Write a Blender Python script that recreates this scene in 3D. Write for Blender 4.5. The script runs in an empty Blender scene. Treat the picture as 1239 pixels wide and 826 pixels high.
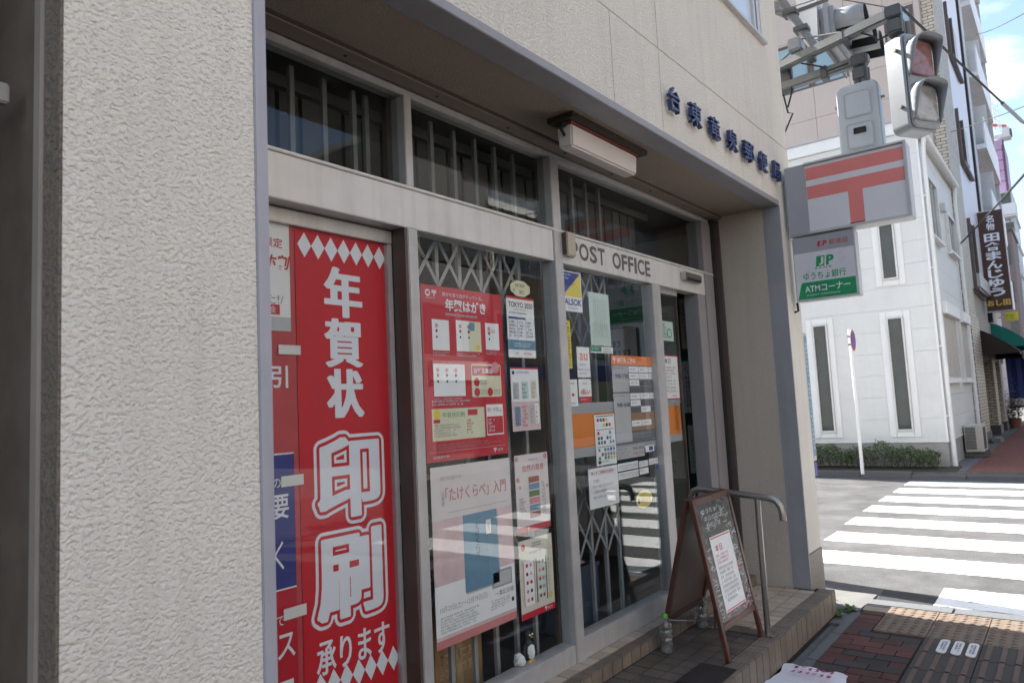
import bpy, bmesh, math, random
from mathutils import Vector, Matrix
random.seed(7)
scene = bpy.context.scene
R = math.radians

# ------------------------------------------------------------------ camera
cam_data = bpy.data.cameras.new('camera'); cam = bpy.data.objects.new('camera', cam_data)
scene.collection.objects.link(cam); scene.camera = cam
YAW, PITCH, ROLL = 0.658051, 0.0915151, -0.0498303
fw = Vector((math.cos(PITCH)*math.cos(YAW), math.cos(PITCH)*math.sin(YAW), math.sin(PITCH)))
rt = Vector((math.sin(YAW), -math.cos(YAW), 0)); up = rt.cross(fw)
r2 = math.cos(ROLL)*rt + math.sin(ROLL)*up; u2 = -math.sin(ROLL)*rt + math.cos(ROLL)*up
cm = Matrix((r2, u2, -fw)).transposed().to_4x4(); cm.translation = Vector((0, -1.763, 1.5))
cam.matrix_world = cm
cam_data.sensor_width = 36; cam_data.lens = 876.11/1239*36
cam_data.clip_start = .05; cam_data.clip_end = 1500
cam_data.dof.use_dof = True; cam_data.dof.focus_distance = 4.2; cam_data.dof.aperture_fstop = 4.5

# ------------------------------------------------------------------ sky, sun, exposure
SUN_EL, SUN_DX, SUN_DY = R(42), 0.20, 1.0        # horizontal direction TOWARDS the sun: behind the post office
world = bpy.data.worlds.new('World'); scene.world = world; world.use_nodes = True
wn = world.node_tree; wn.nodes.clear()
w_out = wn.nodes.new('ShaderNodeOutputWorld'); w_bg = wn.nodes.new('ShaderNodeBackground')
sky = wn.nodes.new('ShaderNodeTexSky'); sky.sky_type = 'NISHITA'; sky.sun_disc = False
sky.sun_elevation = SUN_EL; sky.sun_rotation = math.atan2(SUN_DX, SUN_DY)
sky.air_density = 1.0; sky.dust_density = 1.2; sky.ozone_density = 1.0
w_bg.inputs['Strength'].default_value = 0.095
# broken cumulus over the whole dome
w_tc = wn.nodes.new('ShaderNodeTexCoord'); w_map = wn.nodes.new('ShaderNodeMapping')
w_map.inputs['Scale'].default_value = (1, 1, 2.2); w_map.inputs['Location'].default_value = (.1, .9, .35)
w_no = wn.nodes.new('ShaderNodeTexNoise'); w_no.inputs['Scale'].default_value = 2.6; w_no.inputs['Detail'].default_value = 9; w_no.inputs['Roughness'].default_value = .55
w_cr = wn.nodes.new('ShaderNodeValToRGB'); w_cr.color_ramp.elements[0].position = .48; w_cr.color_ramp.elements[1].position = .63
w_mix = wn.nodes.new('ShaderNodeMixRGB'); w_mix.inputs['Color2'].default_value = (5.2, 5.5, 5.9, 1)
wn.links.new(w_tc.outputs['Generated'], w_map.inputs['Vector']); wn.links.new(w_map.outputs[0], w_no.inputs['Vector'])
wn.links.new(w_no.outputs['Fac'], w_cr.inputs['Fac']); wn.links.new(w_cr.outputs['Color'], w_mix.inputs['Fac'])
wn.links.new(sky.outputs[0], w_mix.inputs['Color1']); wn.links.new(w_mix.outputs[0], w_bg.inputs['Color'])
wn.links.new(w_bg.outputs[0], w_out.inputs['Surface'])
sun_data = bpy.data.lights.new('sun', 'SUN'); sun_data.energy = 5.0; sun_data.angle = R(.53); sun_data.color = (1, .97, .92)
sun = bpy.data.objects.new('sun', sun_data); scene.collection.objects.link(sun)
hd = Vector((SUN_DX, SUN_DY, 0)).normalized()
to_sun = Vector((hd.x*math.cos(SUN_EL), hd.y*math.cos(SUN_EL), math.sin(SUN_EL)))
sun.rotation_euler = to_sun.to_track_quat('Z', 'Y').to_euler(); sun.location = (0, 0, 30)
vs = scene.view_settings
vs.view_transform = 'Standard'; vs.look = 'None'; vs.gamma = 1; vs.use_curve_mapping = False
vs.exposure = 1.85
scene.cycles.use_denoising = True; scene.cycles.max_bounces = 8; scene.cycles.transparent_max_bounces = 24
scene.cycles.caustics_reflective = False; scene.cycles.caustics_refractive = False

# ------------------------------------------------------------------ helpers: objects
COL = scene.collection
WLOC = {}
def wloc(o):
    return WLOC.get(o.name, Vector((0, 0, 0))) if o else Vector((0, 0, 0))
def tag(o, label=None, cat=None, group=None, kind=None):
    if label: o['label'] = label
    if cat: o['category'] = cat
    if group: o['group'] = group
    if kind: o['kind'] = kind
    return o
def thing(name, label, cat, loc=(0, 0, 0), group=None):
    o = bpy.data.objects.new(name, None); COL.objects.link(o); o.location = loc
    o.empty_display_size = .1
    WLOC[o.name] = Vector(loc)
    return tag(o, label, cat, group)
def place(name, me, loc, parent=None, rot=None):
    """another object on shared mesh data, world location loc"""
    o = bpy.data.objects.new(name, me); COL.objects.link(o)
    loc = Vector(loc)
    if parent: o.parent = parent
    o.location = loc - wloc(parent)
    if rot: o.rotation_euler = rot
    WLOC[o.name] = loc
    return o

class MB:
    def __init__(s): s.v = []; s.f = []
    def add(s, vs, fs):
        n = len(s.v); s.v += [Vector(q) for q in vs]; s.f += [tuple(i+n for i in f) for f in fs]; return s
    def box(s, x0, x1, y0, y1, z0, z1):
        x0, x1 = min(x0, x1), max(x0, x1); y0, y1 = min(y0, y1), max(y0, y1); z0, z1 = min(z0, z1), max(z0, z1)
        return s.add([(x0,y0,z0),(x1,y0,z0),(x1,y1,z0),(x0,y1,z0),(x0,y0,z1),(x1,y0,z1),(x1,y1,z1),(x0,y1,z1)],
                     [(0,3,2,1),(4,5,6,7),(0,1,5,4),(1,2,6,5),(2,3,7,6),(3,0,4,7)])
    def hexa(s, b, t):
        """b, t: four bottom and four top corners, counter-clockwise from above"""
        return s.add(list(b)+list(t), [(0,3,2,1),(4,5,6,7),(0,1,5,4),(1,2,6,5),(2,3,7,6),(3,0,4,7)])
    def bar(s, p0, p1, w, h, upv=(0,0,1)):
        """square bar from p0 to p1"""
        p0, p1 = Vector(p0), Vector(p1); d = (p1-p0).normalized(); u = Vector(upv)
        if abs(d.dot(u)) > .98: u = Vector((1,0,0))
        a = d.cross(u).normalized(); b = a.cross(d).normalized()
        c = [(-1,-1),(1,-1),(1,1),(-1,1)]
        return s.hexa([p0+a*w/2*i+b*h/2*j for i,j in c], [p1+a*w/2*i+b*h/2*j for i,j in c])
    def tube(s, pts, r, n=10, caps=True):
        pts = [Vector(p) for p in pts]; rs = r if isinstance(r, (list,tuple)) else [r]*len(pts)
        rings = []; a = None
        for i, p in enumerate(pts):
            d = (pts[min(i+1,len(pts)-1)]-pts[max(i-1,0)]).normalized()
            if a is None:
                u = Vector((0,0,1)) if abs(d.z) < .9 else Vector((1,0,0)); a = d.cross(u).normalized()
            else: a = (a-d*a.dot(d)).normalized()
            b = d.cross(a)
            rings.append([p+(a*math.cos(2*math.pi*k/n)+b*math.sin(2*math.pi*k/n))*rs[i] for k in range(n)])
        vs = [q for g in rings for q in g]; fs = []
        for i in range(len(pts)-1):
            for k in range(n): fs.append((i*n+k, i*n+(k+1)%n, (i+1)*n+(k+1)%n, (i+1)*n+k))
        if caps: fs += [tuple(range(n-1,-1,-1)), tuple(range((len(pts)-1)*n, len(pts)*n))]
        return s.add(vs, fs)
    def lathe(s, prof, c, n=16):
        """prof: list of (r, z) ; c: base point"""
        c = Vector(c); vs = []; fs = []
        for r, z in prof: vs += [c+Vector((r*math.cos(2*math.pi*k/n), r*math.sin(2*math.pi*k/n), z)) for k in range(n)]
        for i in range(len(prof)-1):
            for k in range(n): fs.append((i*n+k, i*n+(k+1)%n, (i+1)*n+(k+1)%n, (i+1)*n+k))
        fs += [tuple(range(n-1,-1,-1)), tuple(range((len(prof)-1)*n, len(prof)*n))]
        return s.add(vs, fs)
    def prism(s, poly, d):
        """poly: 3d loop, extruded by vector d"""
        n = len(poly); d = Vector(d); p = [Vector(q) for q in poly]
        return s.add(p+[q+d for q in p], [tuple(range(n-1,-1,-1)), tuple(range(n,2*n))]+[(k,(k+1)%n,n+(k+1)%n,n+k) for k in range(n)])
    def quad(s, *q): return s.add(q, [tuple(range(len(q)))])
    def mesh(s, name, mat, origin=(0,0,0), smooth=False, bevel=0, fixn=True):
        me = bpy.data.meshes.new(name); o = Vector(origin)
        me.from_pydata([q-o for q in s.v], [], s.f)
        if fixn or bevel:
            bm = bmesh.new(); bm.from_mesh(me)
            if smooth: bmesh.ops.remove_doubles(bm, verts=bm.verts, dist=1e-5)
            if fixn: bmesh.ops.recalc_face_normals(bm, faces=bm.faces)
            if bevel:
                es = [e for e in bm.edges if len(e.link_faces) == 2 and e.calc_face_angle(0) > .6]
                bmesh.ops.bevel(bm, geom=es, offset=bevel, segments=2, affect='EDGES', clamp_overlap=True)
            bm.to_mesh(me); bm.free()
        if smooth:
            for p in me.polygons: p.use_smooth = True
            try: me.set_sharp_from_angle(angle=R(35))
            except Exception: pass
        me.materials.append(mat); me.update()
        return me
    def build(s, name, mat, parent=None, origin=None, smooth=False, bevel=0, fixn=True, label=None, cat=None, group=None, kind=None):
        o_w = wloc(parent) if parent else Vector(origin if origin is not None else (0,0,0))
        me = s.mesh(name, mat, o_w, smooth, bevel, fixn)
        o = bpy.data.objects.new(name, me); COL.objects.link(o)
        if parent: o.parent = parent
        else: o.location = o_w
        WLOC[o.name] = o_w
        return tag(o, label, cat, group, kind)

# ------------------------------------------------------------------ helpers: materials
MATS = {}
def C(h):
    h = h.lstrip('#'); q = [int(h[i:i+2],16)/255 for i in (0,2,4)]
    return tuple(c/12.92 if c <= .04045 else ((c+.055)/1.055)**2.4 for c in q)
def nd(nt, t, **kw):
    n = nt.nodes.new(t)
    for k, v in kw.items():
        if k in n.inputs: n.inputs[k].default_value = v
        else: setattr(n, k, v)
    return n
def M(name, col, rough=.6, metal=0, var=.08, vscale=3.0, bump=0, bscale=60, spec=.4, streak=0, rnd=0, grime=None, speck=0, emit=0):
    if name in MATS: return MATS[name]
    m = bpy.data.materials.new(name); m.use_nodes = True; MATS[name] = m
    nt = m.node_tree; b = nt.nodes['Principled BSDF']
    if isinstance(col, str): col = C(col)
    b.inputs['Roughness'].default_value = rough; b.inputs['Metallic'].default_value = metal
    b.inputs['Specular IOR Level'].default_value = spec
    geo = nd(nt, 'ShaderNodeNewGeometry')
    last = None
    val = nd(nt, 'ShaderNodeMixRGB', blend_type='MIX'); val.inputs['Color1'].default_value = (*[c*(1-var) for c in col],1); val.inputs['Color2'].default_value = (*[min(1,c*(1+var)) for c in col],1)
    n1 = nd(nt, 'ShaderNodeTexNoise', Scale=vscale, Detail=6.0, Roughness=.65); nt.links.new(geo.outputs['Position'], n1.inputs['Vector'])
    rmp = nd(nt, 'ShaderNodeMapRange'); rmp.inputs['From Min'].default_value = .3; rmp.inputs['From Max'].default_value = .7
    nt.links.new(n1.outputs['Fac'], rmp.inputs['Value']); nt.links.new(rmp.outputs[0], val.inputs['Fac']); last = val.outputs[0]
    if speck:
        ns = nd(nt, 'ShaderNodeTexNoise', Scale=95.0, Detail=3.0, Roughness=.7); nt.links.new(geo.outputs['Position'], ns.inputs['Vector'])
        rs = nd(nt, 'ShaderNodeMapRange'); rs.inputs['From Min'].default_value = .3; rs.inputs['From Max'].default_value = .7; rs.inputs['To Min'].default_value = 1-speck; rs.inputs['To Max'].default_value = 1+speck
        nt.links.new(ns.outputs['Fac'], rs.inputs['Value']); hs = nd(nt, 'ShaderNodeHueSaturation'); nt.links.new(rs.outputs[0], hs.inputs['Value']); nt.links.new(last, hs.inputs['Color']); last = hs.outputs[0]
    if streak:
        mp = nd(nt, 'ShaderNodeMapping'); mp.inputs['Scale'].default_value = (14, 14, .7); nt.links.new(geo.outputs['Position'], mp.inputs['Vector'])
        n2 = nd(nt, 'ShaderNodeTexNoise', Scale=1.0, Detail=5.0, Roughness=.6); nt.links.new(mp.outputs[0], n2.inputs['Vector'])
        r3 = nd(nt, 'ShaderNodeMapRange'); r3.inputs['From Min'].default_value = .48; r3.inputs['From Max'].default_value = .75; r3.inputs['To Max'].default_value = streak
        nt.links.new(n2.outputs['Fac'], r3.inputs['Value'])
        mx = nd(nt, 'ShaderNodeMixRGB', blend_type='MULTIPLY'); mx.inputs['Color2'].default_value = (*(grime or (.45,.42,.38)),1)
        nt.links.new(r3.outputs[0], mx.inputs['Fac']); nt.links.new(last, mx.inputs['Color1']); last = mx.outputs[0]
    if rnd:
        oi = nd(nt, 'ShaderNodeObjectInfo'); hsv = nd(nt, 'ShaderNodeHueSaturation')
        r4 = nd(nt, 'ShaderNodeMapRange'); r4.inputs['To Min'].default_value = 1-rnd; r4.inputs['To Max'].default_value = 1+rnd
        nt.links.new(oi.outputs['Random'], r4.inputs['Value']); nt.links.new(r4.outputs[0], hsv.inputs['Value']); nt.links.new(last, hsv.inputs['Color']); last = hsv.outputs[0]
    nt.links.new(last, b.inputs['Base Color'])
    if rough > .15:
        rr = nd(nt, 'ShaderNodeMapRange'); rr.inputs['To Min'].default_value = max(.05,rough-.1); rr.inputs['To Max'].default_value = min(1,rough+.1)
        nt.links.new(n1.outputs['Fac'], rr.inputs['Value']); nt.links.new(rr.outputs[0], b.inputs['Roughness'])
    if bump:
        nb = nd(nt, 'ShaderNodeTexNoise', Scale=bscale, Detail=4.0); nt.links.new(geo.outputs['Position'], nb.inputs['Vector'])
        bp = nd(nt, 'ShaderNodeBump', Strength=bump, Distance=.01); nt.links.new(nb.outputs['Fac'], bp.inputs['Height']); nt.links.new(bp.outputs[0], b.inputs['Normal'])
    if emit:
        b.inputs['Emission Color'].default_value = (*col,1); b.inputs['Emission Strength'].default_value = emit
    return m
def stucco(name, col, relief=False, scale=72, strength=.9, streak=.28):
    """trowelled spray plaster: flattened blobs with ragged rims"""
    m = M(name, col, rough=.85, var=.05, vscale=2.0, streak=streak, spec=.2, grime=(.7,.66,.6))
    nt = m.node_tree; b = nt.nodes['Principled BSDF']
    geo = nd(nt, 'ShaderNodeNewGeometry')
    mp = nd(nt, 'ShaderNodeMapping'); mp.inputs['Scale'].default_value = (1, 1, 1.25); nt.links.new(geo.outputs['Position'], mp.inputs['Vector'])
    n1 = nd(nt, 'ShaderNodeTexNoise', Scale=scale, Detail=4.5, Roughness=.58, Distortion=.35); nt.links.new(mp.outputs[0], n1.inputs['Vector'])
    cr = nd(nt, 'ShaderNodeValToRGB'); e = cr.color_ramp.elements; cr.color_ramp.interpolation = 'EASE'
    e[0].position = .30; e[0].color = (0,0,0,1); e[1].position = .58; e[1].color = (1,1,1,1)
    nt.links.new(n1.outputs['Fac'], cr.inputs['Fac'])
    nl = nd(nt, 'ShaderNodeTexNoise', Scale=4.0, Detail=4.0, Roughness=.6); nt.links.new(geo.outputs['Position'], nl.inputs['Vector'])
    ml = nd(nt, 'ShaderNodeMapRange'); ml.inputs['From Min'].default_value = .32; ml.inputs['From Max'].default_value = .66; ml.inputs['To Min'].default_value = .62; ml.inputs['To Max'].default_value = 1.1
    nt.links.new(nl.outputs['Fac'], ml.inputs['Value'])
    am = nd(nt, 'ShaderNodeMath', operation='MULTIPLY'); nt.links.new(cr.outputs['Color'], am.inputs[0]); nt.links.new(ml.outputs[0], am.inputs[1])
    n2 = nd(nt, 'ShaderNodeTexNoise', Scale=scale*6, Detail=3.0); nt.links.new(geo.outputs['Position'], n2.inputs['Vector'])
    mx = nd(nt, 'ShaderNodeMath', operation='MULTIPLY_ADD'); mx.inputs[1].default_value = .10
    nt.links.new(n2.outputs['Fac'], mx.inputs[0]); nt.links.new(am.outputs[0], mx.inputs[2])
    bp = nd(nt, 'ShaderNodeBump', Strength=strength, Distance=.0055)
    if relief:
        dp = nd(nt, 'ShaderNodeDisplacement', Midlevel=.5, Scale=.0023); nt.links.new(mx.outputs[0], dp.inputs['Height'])
        nt.links.new(dp.outputs[0], nt.nodes['Material Output'].inputs['Displacement']); m.displacement_method = 'BOTH'
    else:
        nt.links.new(mx.outputs[0], bp.inputs['Height']); nt.links.new(bp.outputs[0], b.inputs['Normal'])
    return m
def glass(name, tint=(.86,.9,.89), base=.05, rough=0.0, k=1.0, milk=0.0):
    if name in MATS: return MATS[name]
    m = bpy.data.materials.new(name); m.use_nodes = True; MATS[name] = m; nt = m.node_tree
    nt.nodes.remove(nt.nodes['Principled BSDF'])
    tr = nd(nt, 'ShaderNodeBsdfTransparent'); tr.inputs['Color'].default_value = (*tint,1)
    gl = nd(nt, 'ShaderNodeBsdfGlossy', Roughness=rough); gl.inputs['Color'].default_value = (1,1,1,1)
    lw = nd(nt, 'ShaderNodeLayerWeight', Blend=.5)
    pw = nd(nt, 'ShaderNodeMath', operation='POWER'); pw.inputs[1].default_value = 5; nt.links.new(lw.outputs['Facing'], pw.inputs[0])
    ma = nd(nt, 'ShaderNodeMath', operation='MULTIPLY_ADD'); ma.inputs[1].default_value = (1-base)*k; ma.inputs[2].default_value = base; nt.links.new(pw.outputs[0], ma.inputs[0])
    body = tr.outputs[0]
    if milk:
        df = nd(nt, 'ShaderNodeBsdfDiffuse'); df.inputs['Color'].default_value = (.8,.82,.82,1); mk = nd(nt, 'ShaderNodeMixShader'); mk.inputs[0].default_value = milk
        nt.links.new(tr.outputs[0], mk.inputs[1]); nt.links.new(df.outputs[0], mk.inputs[2]); body = mk.outputs[0]
    mx = nd(nt, 'ShaderNodeMixShader'); nt.links.new(ma.outputs[0], mx.inputs[0]); nt.links.new(body, mx.inputs[1]); nt.links.new(gl.outputs[0], mx.inputs[2])
    nt.links.new(mx.outputs[0], nt.nodes['Material Output'].inputs['Surface'])
    return m

# ------------------------------------------------------------------ helpers: lettering and print
TCACHE = {}
def glyphs(s, bold=0.0, mincho=0.0, dilate=0.0):
    """flat mesh data of a string in the unit box: verts (u right, v up), faces, aspect"""
    k = (s, bold, mincho, dilate)
    if k in TCACHE: return TCACHE[k]
    cu = bpy.data.curves.new('lettering', 'FONT'); cu.body = s; cu.size = 1; cu.offset = bold; cu.resolution_u = 3
    ob = bpy.data.objects.new('lettering', cu); me = bpy.data.meshes.new_from_object(ob)
    vs = [(v.co.x, v.co.y) for v in me.vertices]; fs = [tuple(p.vertices) for p in me.polygons]
    bpy.data.objects.remove(ob); bpy.data.meshes.remove(me)
    lay = [0.0]*len(vs)
    if mincho:
        n = len(vs); base = list(vs); bf = list(fs)
        for j, dx in enumerate((-mincho, -mincho/2, mincho/2, mincho)):
            o = len(vs); vs += [(a+dx, b) for a, b in base]; fs += [tuple(i+o for i in f) for f in bf]; lay += [(j+1)*.00012]*n
    if dilate:
        n = len(vs); base = list(vs); bf = list(fs); bl = list(lay)
        for j in range(20):
            o = len(vs); g = 2*math.pi*j/20; vs += [(p+dilate*math.cos(g), q_+dilate*math.sin(g)) for p, q_ in base]; fs += [tuple(i+o for i in f) for f in bf]; lay += [l+.00001*(j+1) for l in bl]
    x0 = min(v[0] for v in vs); x1 = max(v[0] for v in vs); y0 = min(v[1] for v in vs); y1 = max(v[1] for v in vs)
    w = max(x1-x0, 1e-6); h = max(y1-y0, 1e-6)
    TCACHE[k] = ([((a-x0)/w, (b-y0)/h, l) for (a, b), l in zip(vs, lay)], fs, w/h)
    return TCACHE[k]

class Sheet:
    """a flat printed thing: o top-left corner, U right, D down (full extents), N out of the face"""
    def __init__(s, o, U, D, N, parent):
        s.o, s.U, s.D, s.N, s.p = Vector(o), Vector(U), Vector(D), Vector(N).normalized(), parent
        s.w, s.h = s.U.length, s.D.length; s.k = 1
    def pt(s, u, v, n): return s.o+s.U*u+s.D*v+s.N*n
    def lift(s, layer): return .0006+.0005*layer
    def poly(s, mb, pts, n):
        q = len(mb.v); mb.v += [s.pt(u, v, n) for u, v in pts]; mb.f.append(tuple(range(q, q+len(pts))))
    def rect(s, name, u0, u1, v0, v1, mat, layer=0, r=0.0, label=None):
        mb = MB()
        if r:
            ru, rv = r/s.w, r/s.h; pts = []
            for cu, cv, a0 in ((u1-ru, v0+rv, -90), (u1-ru, v1-rv, 0), (u0+ru, v1-rv, 90), (u0+ru, v0+rv, 180)):
                for j in range(5):
                    a = R(a0+j*22.5); pts.append((cu+ru*math.cos(a), cv+rv*math.sin(a)))
        else: pts = [(u0,v0),(u1,v0),(u1,v1),(u0,v1)]
        s.poly(mb, pts, s.lift(layer)); return mb.build(name, mat, s.p, fixn=False, label=label)
    def rects(s, name, lst, mat, layer=0):
        mb = MB()
        for u0,u1,v0,v1 in lst: s.poly(mb, [(u0,v0),(u1,v0),(u1,v1),(u0,v1)], s.lift(layer))
        return mb.build(name, mat, s.p, fixn=False)
    def shape(s, name, pts, mat, layer=0):
        mb = MB(); s.poly(mb, pts, s.lift(layer)); return mb.build(name, mat, s.p, fixn=False)
    def disc(s, name, u, v, ru, rv, mat, layer=0, n=24):
        return s.shape(name, [(u+ru*math.cos(2*math.pi*k/n), v+rv*math.sin(2*math.pi*k/n)) for k in range(n)], mat, layer)
    def text(s, name, body, u0, u1, v0, v1, mat, layer=1, bold=0.0, mincho=0.0, fit=True, slant=0.0, dilate=0.0):
        """one line of lettering stretched into the rectangle"""
        vs, fs, asp = glyphs(body, bold, mincho, dilate)
        if not fit:
            w = (v1-v0)*s.h*asp/s.w; c = (u0+u1)/2; u0, u1 = c-w/2, c+w/2
        mb = MB(); n = s.lift(layer)
        mb.v = [s.pt(u0+(u1-u0)*a+slant*b, v1-(v1-v0)*b, n+l) for a, b, l in vs]; mb.f = list(fs)
        return mb.build(name, mat, s.p, fixn=False)
    def column(s, name, body, u0, u1, v0, v1, mat, layer=1, bold=0.0, mincho=0.0, gap=.12):
        """vertical writing: one character under another"""
        n = s.lift(layer); mb = MB(); k = len(body); ch = (v1-v0)/(k+gap*(k-1))
        for i, c in enumerate(body):
            vs, fs, asp = glyphs(c, bold, mincho); a0 = v0+i*ch*(1+gap); q = len(mb.v)
            mb.v += [s.pt(u0+(u1-u0)*a, a0+ch*(1-b), n+l) for a, b, l in vs]; mb.f += [tuple(j+q for j in f) for f in fs]
        return mb.build(name, mat, s.p, fixn=False)
    def print_lines(s, name, u0, u1, v0, v1, rows, mat, layer=1, fill=.9, seed=0, aspect=.9, dens=.62):
        """small print too fine to read: rows of tiny character-sized strokes"""
        rg = random.Random(seed+rows*13); mb = MB(); n = s.lift(layer); rh = (v1-v0)/rows; ch = rh*.66
        cw = ch*s.h/s.w*aspect
        for i in range(rows):
            v = v0+i*rh+rh*.17; u = u0; ue = u0+(u1-u0)*rg.uniform(fill-.25, fill+.1)
            while u+cw < min(ue, u1):
                if rg.random() < .93:
                    a = cw*.82
                    for (p0,p1,q0,q1) in ((0,.85,rg.uniform(0,.15),.3),(rg.uniform(.1,.5),.95,.5,.66),(.1,.75,.82,1),(rg.uniform(.2,.55),.7,0,1)):
                        if rg.random() < dens+.2: s.poly(mb, [(u+a*p0,v+ch*q0),(u+a*p1,v+ch*q0),(u+a*p1,v+ch*q1),(u+a*p0,v+ch*q1)], n)
                u += cw
        if not mb.f: s.poly(mb, [(u0,v0),(u1,v0),(u1,v1),(u0,v1)], n)
        return mb.build(name, mat, s.p, fixn=False)
def poster(name, label, cat, X0, X1, Z0, Z1, Y, mat, group=None, curl=.0):
    """paper on the facade, seen from the street (-Y)"""
    t = thing(name, label, cat, (X0, Y, Z0), group)
    mb = MB(); mb.box(X0, X1, Y, Y+.0012, Z0, Z1); mb.build('paper', mat, t)
    return Sheet((X0, Y, Z1), (X1-X0, 0, 0), (0, 0, Z0-Z1), (0, -1, 0), t)

# ------------------------------------------------------------------ materials of the place
m_asphalt = M('asphalt', (.094,.092,.092), rough=.9, var=.38, vscale=1.8, bump=.8, bscale=130, spec=.3, speck=.45)
m_patch = M('fresh_asphalt', (.035,.035,.036), rough=.9, var=.3, vscale=9, bump=.5, bscale=160)
m_conc = M('concrete', (.14,.137,.13), rough=.9, var=.22, vscale=5, bump=.25, bscale=120, streak=.2)
m_concd = M('blotchy_concrete', (.13,.125,.115), rough=.85, var=.35, vscale=7, bump=.3, bscale=110)  # slightly darker, blotchier concrete tone
m_granite = M('granite_kerb', (.115,.117,.122), rough=.8, var=.16, vscale=40, bump=.2, bscale=220, rnd=.1)
m_stucco = stucco('cream_plaster', (.71,.670,.60))
m_stucco_r = stucco('cream_plaster_relief', (.71,.670,.60), relief=True)
m_stucco_shade = stucco('shaded_recess_plaster', (.27,.228,.185))  # cream plaster with the recess shade put into a darker colour
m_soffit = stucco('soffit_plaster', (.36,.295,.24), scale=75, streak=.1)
m_reveal = stucco('reveal_plaster', (.50,.44,.37), scale=70, streak=.2)
m_trim = M('lavender_trim_paint', (.265,.26,.275), rough=.45, var=.08, vscale=4, streak=.15)
m_alu = M('satin_aluminium', (.50,.485,.475), rough=.40, metal=.35, var=.10, vscale=9, streak=.28)
m_alu_l = M('pale_aluminium_panel', (.64,.63,.61), rough=.42, metal=.2, var=.07, vscale=5, streak=.25)
m_bronze = M('bronze_frame', (.10,.075,.065), rough=.45, metal=.3, var=.15)
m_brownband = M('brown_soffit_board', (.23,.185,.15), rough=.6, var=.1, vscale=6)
m_dark = M('dark_gap', (.02,.019,.018), rough=.9)
m_plinth = M('brown_granite_plinth', (.17,.145,.12), rough=.55, var=.25, vscale=40)
m_darkwall = M('dark_render', (.175,.143,.112), rough=.8, var=.2, vscale=6, bump=.3, bscale=300)
m_strip = M('grey_metal_strip', (.40,.36,.31), rough=.5, var=.12)
m_glass = glass('window_glass', (.975,.985,.98), base=.03, k=.9)
m_glass_dark = glass('tinted_glass', (.84,.86,.85), base=.025, k=.8)
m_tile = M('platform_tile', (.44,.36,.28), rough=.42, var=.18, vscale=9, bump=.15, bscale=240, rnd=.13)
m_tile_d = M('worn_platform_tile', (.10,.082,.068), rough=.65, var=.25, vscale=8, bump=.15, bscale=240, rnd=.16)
m_nosing = M('ribbed_nosing_tile', (.165,.135,.105), rough=.6, var=.2, vscale=12, rnd=.14)
m_grout = M('dark_grout', (.02,.017,.015), rough=.95, var=.3)
m_white_paint = M('road_paint', (.80,.80,.78), rough=.75, var=.05, vscale=4, bump=.2, bscale=150)
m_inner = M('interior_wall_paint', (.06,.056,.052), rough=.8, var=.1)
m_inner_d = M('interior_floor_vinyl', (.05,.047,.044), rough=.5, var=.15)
m_gate = M('folding_gate_steel', (.30,.31,.31), rough=.5, metal=.2, var=.12)
m_blue_letter = M('blue_enamel', (.020,.034,.115), rough=.35, var=.15, vscale=30, spec=.5)
m_steel = M('stainless_steel', (.30,.28,.26), rough=.32, metal=.85, var=.1)

# road paint wear: chips down to the asphalt
def worn(m, amount=.6):
    nt = m.node_tree; b = nt.nodes['Principled BSDF']; src = b.inputs['Base Color'].links[0].from_socket
    geo = nd(nt, 'ShaderNodeNewGeometry'); n = nd(nt, 'ShaderNodeTexNoise', Scale=9.0, Detail=9.0, Roughness=.75); nt.links.new(geo.outputs['Position'], n.inputs['Vector'])
    mr = nd(nt, 'ShaderNodeMapRange'); mr.inputs['From Min'].default_value = amount; mr.inputs['From Max'].default_value = amount+.04; nt.links.new(n.outputs['Fac'], mr.inputs['Value'])
    mx = nd(nt, 'ShaderNodeMixRGB'); mx.inputs['Color2'].default_value = (.16,.16,.155,1); nt.links.new(mr.outputs[0], mx.inputs['Fac']); nt.links.new(src, mx.inputs['Color1']); nt.links.new(mx.outputs[0], b.inputs['Base Color'])
worn(m_white_paint, .60)

# ------------------------------------------------------------------ ground, roads, pavements
G = -.22; PV = -.18
road = MB().quad((-250,-250,G),(400,-250,G),(400,250,G),(-250,250,G)).build('road', m_asphalt, kind='structure')
def flat(name, poly, z, mat, parent, th=None):
    mb = MB()
    if th: mb.prism([(x,y,z-th) for x,y in poly], (0,0,th))
    else: mb.quad(*[(x,y,z) for x,y in poly])
    return mb.build(name, mat, parent)
# zebra crossing over the side street
SW = .62
xs = [6.65, 7.84, 9.02, 10.2, 11.36, 12.46, 13.55, 14.62]
ly = [-.70, .62, .75, .80, .83, .84, .84, .85]
for i, x in enumerate(xs):
    rj = random.Random(40+i); ys = [ly[i]-(ly[i]+4.6)*k/40 for k in range(41)]
    poly = [(x+rj.uniform(-.012,.012), y) for y in ys]+[(x+SW+rj.uniform(-.012,.012), y) for y in ys[::-1]]
    flat('crosswalk_stripe', poly, G+.004, m_white_paint, road)
flat('asphalt_patch', [(6.50,-.30),(6.50,-.72),(6.98,-.74),(7.0,-.28)], G+.003, m_patch, road)
flat('stop_line', [(9.6,2.6),(15.0,2.6),(15.0,3.05),(9.6,3.05)], G+.004, m_white_paint, road)

# near pavement
pave = MB().box(-40, 6.335, -2.75, -.235, -.40, PV-.012).build('pavement', m_grout, kind='structure')
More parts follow.
